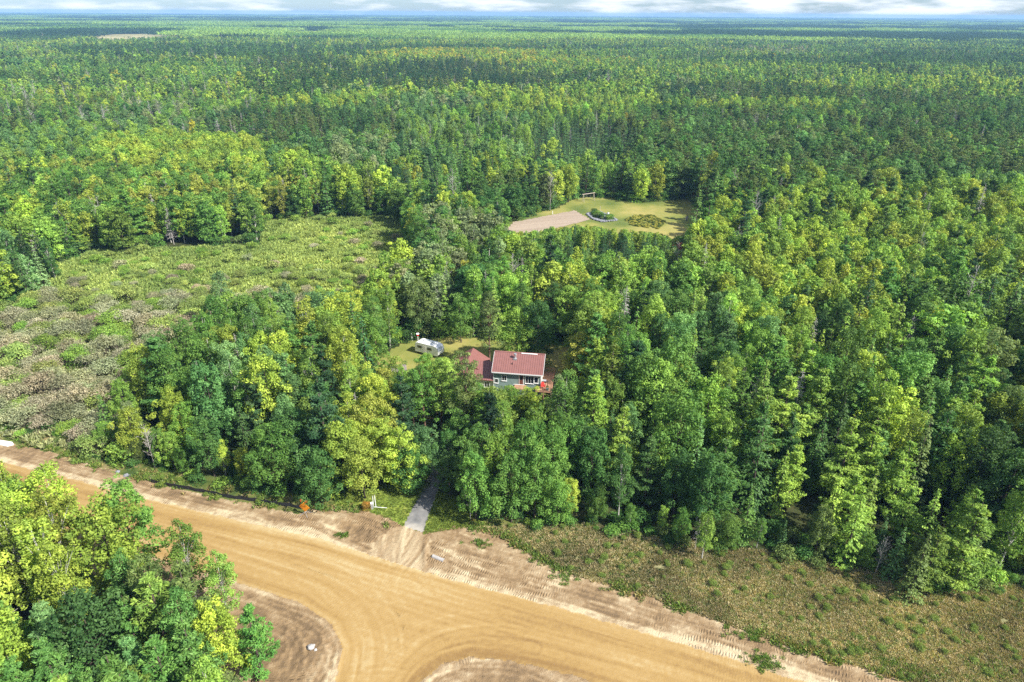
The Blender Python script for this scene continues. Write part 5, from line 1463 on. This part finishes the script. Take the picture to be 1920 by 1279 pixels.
# ------------------------------------------------------------------ yard things
tr = empty('camper_trailer', tuple(G(806, 664)), math.radians(-28)); tag(tr, 'white rounded camper trailer parked on the lawn behind the house', 'trailer')
prof = [(-3.0, .55), (-3.0, 2.0), (-2.75, 2.62), (-2.2, 2.8), (2.0, 2.8), (2.7, 2.5), (3.0, 1.7), (2.9, .9), (2.6, .55)]
mb = MB(); n_ = len(prof)
mb.add([(x, -1.15, z) for x, z in prof] + [(x, 1.15, z) for x, z in prof], [tuple(range(n_))[::1], tuple(range(n_, 2 * n_))[::-1]] + [(i, i + n_, (i + 1) % n_ + n_, (i + 1) % n_) for i in range(n_)])
cb = mb.obj('body', M_WHITE, tr, .05)
for x0, x1 in ((-2.3, -1.2), (.2, 1.3)): MB().box(x0, x1, -1.175, -1.152, 1.55, 2.15).obj('window', M_GLASS, cb)
MB().box(-.75, -.1, -1.185, -1.152, .65, 2.3).obj('door', M_CREAM, cb)
for x0 in (-1.6, .6): MB().box(x0, x0 + .4, -.2, .2, 2.79, 2.93).obj('roof_vent', M_STEEL, cb)
for sy in (-1.0, 1.0):
    for xx in (-.45, .3): MB().tube([(xx, sy - .1, .33), (xx, sy + .1, .33)], .33, 16).obj('wheel', M_RUBBER, tr)
MB().tube([(2.6, -.6, .5), (3.9, 0, .5), (2.6, .6, .5)], .05, 5).tube([(3.7, 0, 0), (3.7, 0, .62)], .04, 6).obj('hitch', M_DARK, tr)

sh = empty('shed', tuple(G(747, 708)), math.radians(14)); tag(sh, 'small garden shed with grey shingle roof on the side lawn', 'shed')
gable_solid(-1.5, 1.5, -1.2, 1.2, 2.0, 2.75, 0).obj('wall', M_WOOD, sh)
MB().slab([(-1.7, -1.45, 1.92), (1.7, -1.45, 1.92), (1.7, 0, 2.86), (-1.7, 0, 2.86)], .07).slab([(1.7, 1.45, 1.92), (-1.7, 1.45, 1.92), (-1.7, 0, 2.86), (1.7, 0, 2.86)], .07).obj('roof', M_SHING, sh)
dr_ = MB().box(-.5, .5, -1.25, -1.203, 0.05, 1.8).obj('door', M_WHITE, sh); MB().box(.36, .42, -1.28, -1.251, .85, 1.0).obj('handle', M_DARK, dr_)

def post(name, px, py, h, mat, label, cat, w=.07, extra=None):
    g = G(px, py); o = empty(name, (g[0], g[1], 0.0), .2); tag(o, label, cat)
    MB().box(-w, w, -w, w, -.2, h).obj('shaft', mat, o, .01)
    if extra: extra(o, h)
    return o
post('white_post', 773, 638, 1.6, M_WHITE, 'white painted post at the shaded edge of the back lawn', 'post', .09, lambda o, h: MB().box(-.13, .13, -.13, .13, h, h + .06).obj('cap', M_WHITE, o))
def bird_house(o, h):
    b = MB().box(-.22, .22, -.2, .2, h, h + .42).obj('box', M_RED, o); MB().slab([(-.3, -.3, h + .40), (.3, -.3, h + .40), (.3, 0, h + .62), (-.3, 0, h + .62)], .03).slab([(.3, .3, h + .40), (-.3, .3, h + .40), (-.3, 0, h + .62), (.3, 0, h + .62)], .03).obj('roof', M_WHITE, b)
post('birdhouse', 784, 639, 1.3, M_WHITE, 'red birdhouse on a pale post beside the white post', 'birdhouse', .06, bird_house)

# ------------------------------------------------------------------ roadside things
def nh(p): return near_height(p[0], p[1])
g = G(573, 966); sg = empty('road_sign', (g[0], g[1], nh(g)), math.radians(-16)); tag(sg, 'orange diamond warning sign on a stand beside the silt fence', 'sign')
MB().add([(0, -.03, .55), (.85, -.03, 1.4), (0, -.03, 2.25), (-.85, -.03, 1.4), (0, .0, .55), (.85, .0, 1.4), (0, .0, 2.25), (-.85, .0, 1.4)],
         [(0, 1, 2, 3), (7, 6, 5, 4), (0, 4, 5, 1), (1, 5, 6, 2), (2, 6, 7, 3), (3, 7, 4, 0)]).obj('panel', M_ORANGE, sg)
MB().tube([(0, .05, .3), (0, .05, 2.2)], .03, 6).obj('mast', M_STEEL, sg)
for a in (-1, 1):
    for b in (-1, 1): MB().tube([(0, .05, .5), (a * .65, b * .6 + .05, 0)], .025, 5).obj('leg', M_STEEL, sg)
for k_ in (-1, 1): MB().slab([(k_ * .35 - .2, .02, 2.2), (k_ * .35 + .2, .02, 2.2), (k_ * .45 + .2, .08, 2.6), (k_ * .45 - .2, .08, 2.6)], .01).obj('warning_flag', plain('flag_red', (.6, .06, .02), .7), sg)

fl = GP([(285, 905), (330, 915), (380, 924), (430, 934), (480, 942), (520, 948), (566, 955)])
sf = empty('silt_fence', (fl[0][0], fl[0][1], 0.0)); tag(sf, 'low black silt fence with wooden stakes along the weedy verge', 'fence')
pts = []
for i in range(len(fl) - 1):
    n2 = max(2, int(np.linalg.norm(fl[i + 1] - fl[i]) / 2.0))
    for j in range(n2): pts.append(fl[i] + (fl[i + 1] - fl[i]) * j / n2)
pts.append(fl[-1]); rs = random.Random(4)
pts = [(p[0] - fl[0][0] + rs.uniform(-.08, .08), p[1] - fl[0][1] + rs.uniform(-.08, .08)) for p in pts]
for i, p in enumerate(pts):
    lz = rs.uniform(-.05, .05)
    MB().tube([(p[0], p[1] + .04, -.2), (p[0] + lz, p[1] + .04, .98 + lz)], .025, 4).obj('stake', M_WOOD, sf)
    if i + 1 < len(pts):
        q = pts[i + 1]; m_ = ((p[0] + q[0]) / 2, (p[1] + q[1]) / 2 - .06); s_ = rs.uniform(.04, .16)
        MB().add([(p[0], p[1], -.1), (m_[0], m_[1], -.1), (q[0], q[1], -.1), (p[0], p[1], .8), (m_[0], m_[1], .8 - s_), (q[0], q[1], .8),
                  (p[0], p[1] - .015, -.1), (m_[0], m_[1] - .015, -.1), (q[0], q[1] - .015, -.1), (p[0], p[1] - .015, .8), (m_[0], m_[1] - .015, .8 - s_), (q[0], q[1] - .015, .8)],
                 [(0, 1, 4, 3), (1, 2, 5, 4), (7, 6, 9, 10), (8, 7, 10, 11), (3, 4, 10, 9), (4, 5, 11, 10), (0, 3, 9, 6), (2, 8, 11, 5)]).obj('fabric_panel', M_SILT, sf)

g = G(698, 955); up = empty('utility_pedestal', (g[0], g[1], nh(g)), .2); tag(up, 'pale grey utility pedestal beside thin marker posts on the lawn', 'pedestal')
MB().box(-.17, .17, -.14, .14, -.1, .95).obj('housing', M_STEEL, up, .02); MB().box(-.2, .2, -.17, .17, .94, 1.12).obj('cap', M_WHITE, up, .03)
def marker(px, py, h, label, lean=0):
    g = G(px, py); o = empty('marker_post', (g[0], g[1], nh(g))); tag(o, label, 'post')
    MB().tube([(0, 0, -.2), (lean, 0, h)], .05, 8).obj('shaft', M_WHITE, o); MB().tube([(lean, 0, h - .02), (lean, 0, h + .1)], .065, 8).obj('cap', M_CONC, o)
marker(700, 949, 1.7, 'thin white marker post just behind the utility pedestal', .03)
marker(705, 952, 2.1, 'taller thin white marker post between pedestal and driveway', -.05)
g = G(712, 953); fp = empty('fallen_stake', (g[0], g[1], nh(g) + .05), -.1); tag(fp, 'white stake lying flat on the lawn by the marker posts', 'stake')
MB().tube([(-1.1, 0, .02), (1.1, 0, .0)], .045, 6).obj('shaft', M_WHITE, fp); MB().tube([(-1.1, 0, .0), (-1.1, 0, .12)], .05, 6).obj('cap', M_WHITE, fp)
g = G(688, 956); yb = empty('ornamental_shrub', (g[0], g[1], nh(g) - .03)); tag(yb, 'small orange-yellow shrub at the edge of the graded dirt', 'shrub')
q = link('crown', SHRUBS[2][0], yb, None, None, (.36, .36, .5)); q['tint'] = [.46, .27, .04]
link('stems', SHRUBS[2][1], yb, None, None, (.36, .36, .5))

def chunk(seed, s, mat):
    bm = bmesh.new(); bmesh.ops.create_icosphere(bm, subdivisions=2, radius=1.0); rr = random.Random(seed)
    for v in bm.verts: v.co *= 1 + rr.uniform(-.22, .22)
    for v in bm.verts: v.co = Vector((round(v.co.x * 1.6) / 1.6 * .3 + v.co.x * .7, v.co.y, v.co.z * .6)) * s
    me = bpy.data.meshes.new('chunk'); bm.to_mesh(me); bm.free(); me.materials.append(mat); return me
for i, (px, py, s, lab) in enumerate(((583, 1218, .40, 'larger pale concrete chunk on the tread-marked dirt mound'), (592, 1221, .22, 'small pale concrete chunk beside the larger one'), (588, 1213, .2, 'small broken concrete bit behind the larger chunk'))):
    g = G(px, py); tag(link('concrete_chunk', chunk(i, s, M_CONC), None, (g[0], g[1], nh(g) + s * .2), i * 1.3), lab, 'rubble')
for i, (px, py, s) in enumerate(((221, 886, .35), (237, 892, .40), (242, 893, .25))):
    g = G(px, py); tag(link('boulder', chunk(20 + i, s, M_STONE), None, (g[0], g[1], nh(g) + s * .2), i), ['grey boulder at the shaded verge by the belt of trees', 'biggest grey boulder at the shaded verge by the belt of trees', 'smallest grey boulder beside the biggest one on the shaded verge'][i], 'boulder')
g = G(822, 1048); cp = empty('culvert_pipe', (g[0], g[1], nh(g)), math.radians(-28)); tag(cp, 'pale half-buried culvert pipe end beside the driveway ruts', 'pipe')
mb = MB(); ns = 14
for i in range(ns):
    a0, a1 = 2 * math.pi * i / ns, 2 * math.pi * (i + 1) / ns
    mb.add([(-.9, .28 * math.cos(a0), .28 * math.sin(a0)), (-.9, .28 * math.cos(a1), .28 * math.sin(a1)), (.9, .28 * math.cos(a1), .28 * math.sin(a1)), (.9, .28 * math.cos(a0), .28 * math.sin(a0)),
            (-.9, .23 * math.cos(a0), .23 * math.sin(a0)), (-.9, .23 * math.cos(a1), .23 * math.sin(a1)), (.9, .23 * math.cos(a1), .23 * math.sin(a1)), (.9, .23 * math.cos(a0), .23 * math.sin(a0))],
           [(0, 1, 2, 3), (7, 6, 5, 4), (0, 4, 5, 1), (2, 6, 7, 3)])
mb.obj('pipe', M_CONC, cp); mb2 = MB()
for xx in (-.85, .85): mb2.tube([(xx - .05, 0, 0), (xx + .05, 0, 0)], .30, 14, cap=False)
mb2.obj('collar', M_CONC, cp)
g = G(6, 832); sl = empty('concrete_slab', (g[0], g[1], nh(g)), -.25); tag(sl, 'white broken concrete slab at the dirt edge by the marsh', 'slab')
MB().add([(-2.6, -.5, 0), (1.5, -.6, 0), (2.2, .1, 0), (1.3, .6, 0), (-2.4, .5, 0), (-2.6, -.5, .16), (1.5, -.6, .16), (2.2, .1, .12), (1.3, .6, .17), (-2.4, .5, .16)],
         [(4, 3, 2, 1, 0), (5, 6, 7, 8, 9), (0, 1, 6, 5), (1, 2, 7, 6), (2, 3, 8, 7), (3, 4, 9, 8), (4, 0, 5, 9)]).obj('slab', M_WHITE, sl, .02)

# ------------------------------------------------------------------ garden clearing
a, b = G(1093, 379), G(1113, 376)
sw = empty('swing_frame', ((a[0] + b[0]) / 2, (a[1] + b[1]) / 2, 0.0), math.atan2(b[1] - a[1], b[0] - a[0])); tag(sw, 'tall timber swing frame with crossbar at the back of the clearing', 'swing')
hl = float(np.linalg.norm(b - a)) / 2
for sx in (-1, 1):
    for sy in (-.7, .7): MB().tube([(sx * hl, sy, -.1), (sx * hl * .96, 0, 3.0)], .10, 6).obj('leg', M_WOOD, sw)
MB().tube([(-hl - .5, 0, 3.0), (hl + .5, 0, 3.0)], .13, 8).obj('crossbar', M_WOOD, sw)
for xx in (-.9, .9):
    st_ = MB().box(xx - .28, xx + .28, -.12, .12, .55, .60).obj('seat', M_DARK, sw)
    for k_ in (-.24, .24): MB().tube([(xx + k_, 0, .6), (xx + k_, 0, 2.9)], .02, 4).obj('chain', M_STEEL, st_)
post('pole', 1125, 399, 2.3, M_WOOD, 'lone wooden pole behind the stone garden bed', 'pole', .06, lambda o, h: MB().box(-.1, .1, -.1, .1, h, h + .1).obj('cap', M_WOOD, o))
post('white_stake', 1036, 402, 1.2, M_WHITE, 'white stake at the far edge of the tilled plot', 'stake', .07, lambda o, h: MB().box(-.1, .1, -.1, .1, h, h + .05).obj('cap', M_WHITE, o))
def hive(o, h):
    MB().box(-.35, .35, -.3, .3, .5, 1.5).obj('box', M_WOOD, o)
post('feeder_post', 1287, 414, 2.6, M_BARK, 'dark post with a wooden box at the shaded end of the clearing', 'post', .12, hive)
BED = GP([(1100, 402), (1122, 397), (1140, 405), (1157, 414), (1130, 417), (1112, 412)])
bc = BED.mean(0); bd = empty('garden_bed', (bc[0], bc[1], 0.05)); tag(bd, 'grey stone-edged garden bed full of plants beside the tilled plot', 'garden bed')
MB().add([(p[0] - bc[0], p[1] - bc[1], .06) for p in BED] + [(p[0] - bc[0], p[1] - bc[1], -.1) for p in BED], [tuple(range(6))[::-1], tuple(range(6, 12))] + [(i, (i + 1) % 6, (i + 1) % 6 + 6, i + 6) for i in range(6)]).obj('gravel', M_STONE, bd)
stones = [chunk(40 + i, .5, M_STONE) for i in range(4)]
for i in range(6):
    p, q = BED[i] - bc, BED[(i + 1) % 6] - bc; L = np.linalg.norm(q - p)
    for j in range(int(L / .95)):
        w_ = p + (q - p) * (j + .5) / int(L / .95); link('stone', stones[(i + j) % 4], bd, (w_[0], w_[1], .2), i + j * 1.1, (1, 1, 1.1))
rr = np.random.default_rng(5)
for i in range(16):
    f = rr.dirichlet(np.ones(6)); p = (f[:, None] * BED).sum(0) - bc; s = rr.uniform(.35, .7)
    q = link('plant', SHRUBS[i % 5][0], bd, (p[0] * 1.25, p[1] * 1.25, .05), i, (s, s, s)); q['tint'] = [float(v) for v in np.array(TINT[['mid', 'lt', 'dk', 'olive'][i % 4]])]
g = G(1140, 404); br_ = empty('barrel', (g[0], g[1], .1)); tag(br_, 'white barrel standing in the stone-edged garden bed', 'barrel')
MB().tube([(0, 0, 0), (0, 0, .25), (0, 0, .75), (0, 0, 1.0)], [.36, .42, .42, .36], 14).obj('body', M_WHITE, br_); MB().tube([(0, 0, .99), (0, 0, 1.04)], .33, 14).obj('lid', M_STEEL, br_)
CR = GP([(1170, 412), (1190, 404), (1225, 404), (1248, 418), (1235, 430), (1185, 424)])
CRD = dict(P=[], idx=[], rot=[], scl=[], tint=[])
P, r = rand_in(CR, 700, 71)
for x, y in P: mass_add(CRD, 'shrub', x, y, .0, r.uniform(.14, .24), np.array((.50, .50, .09)) * r.uniform(.7, 1.15) if r.uniform() < .55 else np.array((.12, .18, .03)), r)
scatter('crop_patch', *[CRD[k] for k in ('P', 'idx', 'rot', 'scl', 'tint')], 'yellowing vegetable crop patch in the grassy clearing', 'crops')
# ------------------------------------------------------------------ haze
def build_haze():
    mb = MB().box(-14600, 14600, -14600, 14600, -1.4, 78.0)
    m, nt, out = new_mat('haze_air')
    v = N(nt, 'ShaderNodeVolumePrincipled')
    v.inputs['Color'].default_value = (0.34, 0.62, 1.0, 1)
    v.inputs['Density'].default_value = 1.05e-4
    v.inputs['Anisotropy'].default_value = 0.0
    nt.links.new(v.outputs[0], out.inputs['Volume'])
    o = mb.obj('haze', m)
    tag(o, 'thin blue summer haze over the distant forest', 'haze', kind='stuff')
build_haze()
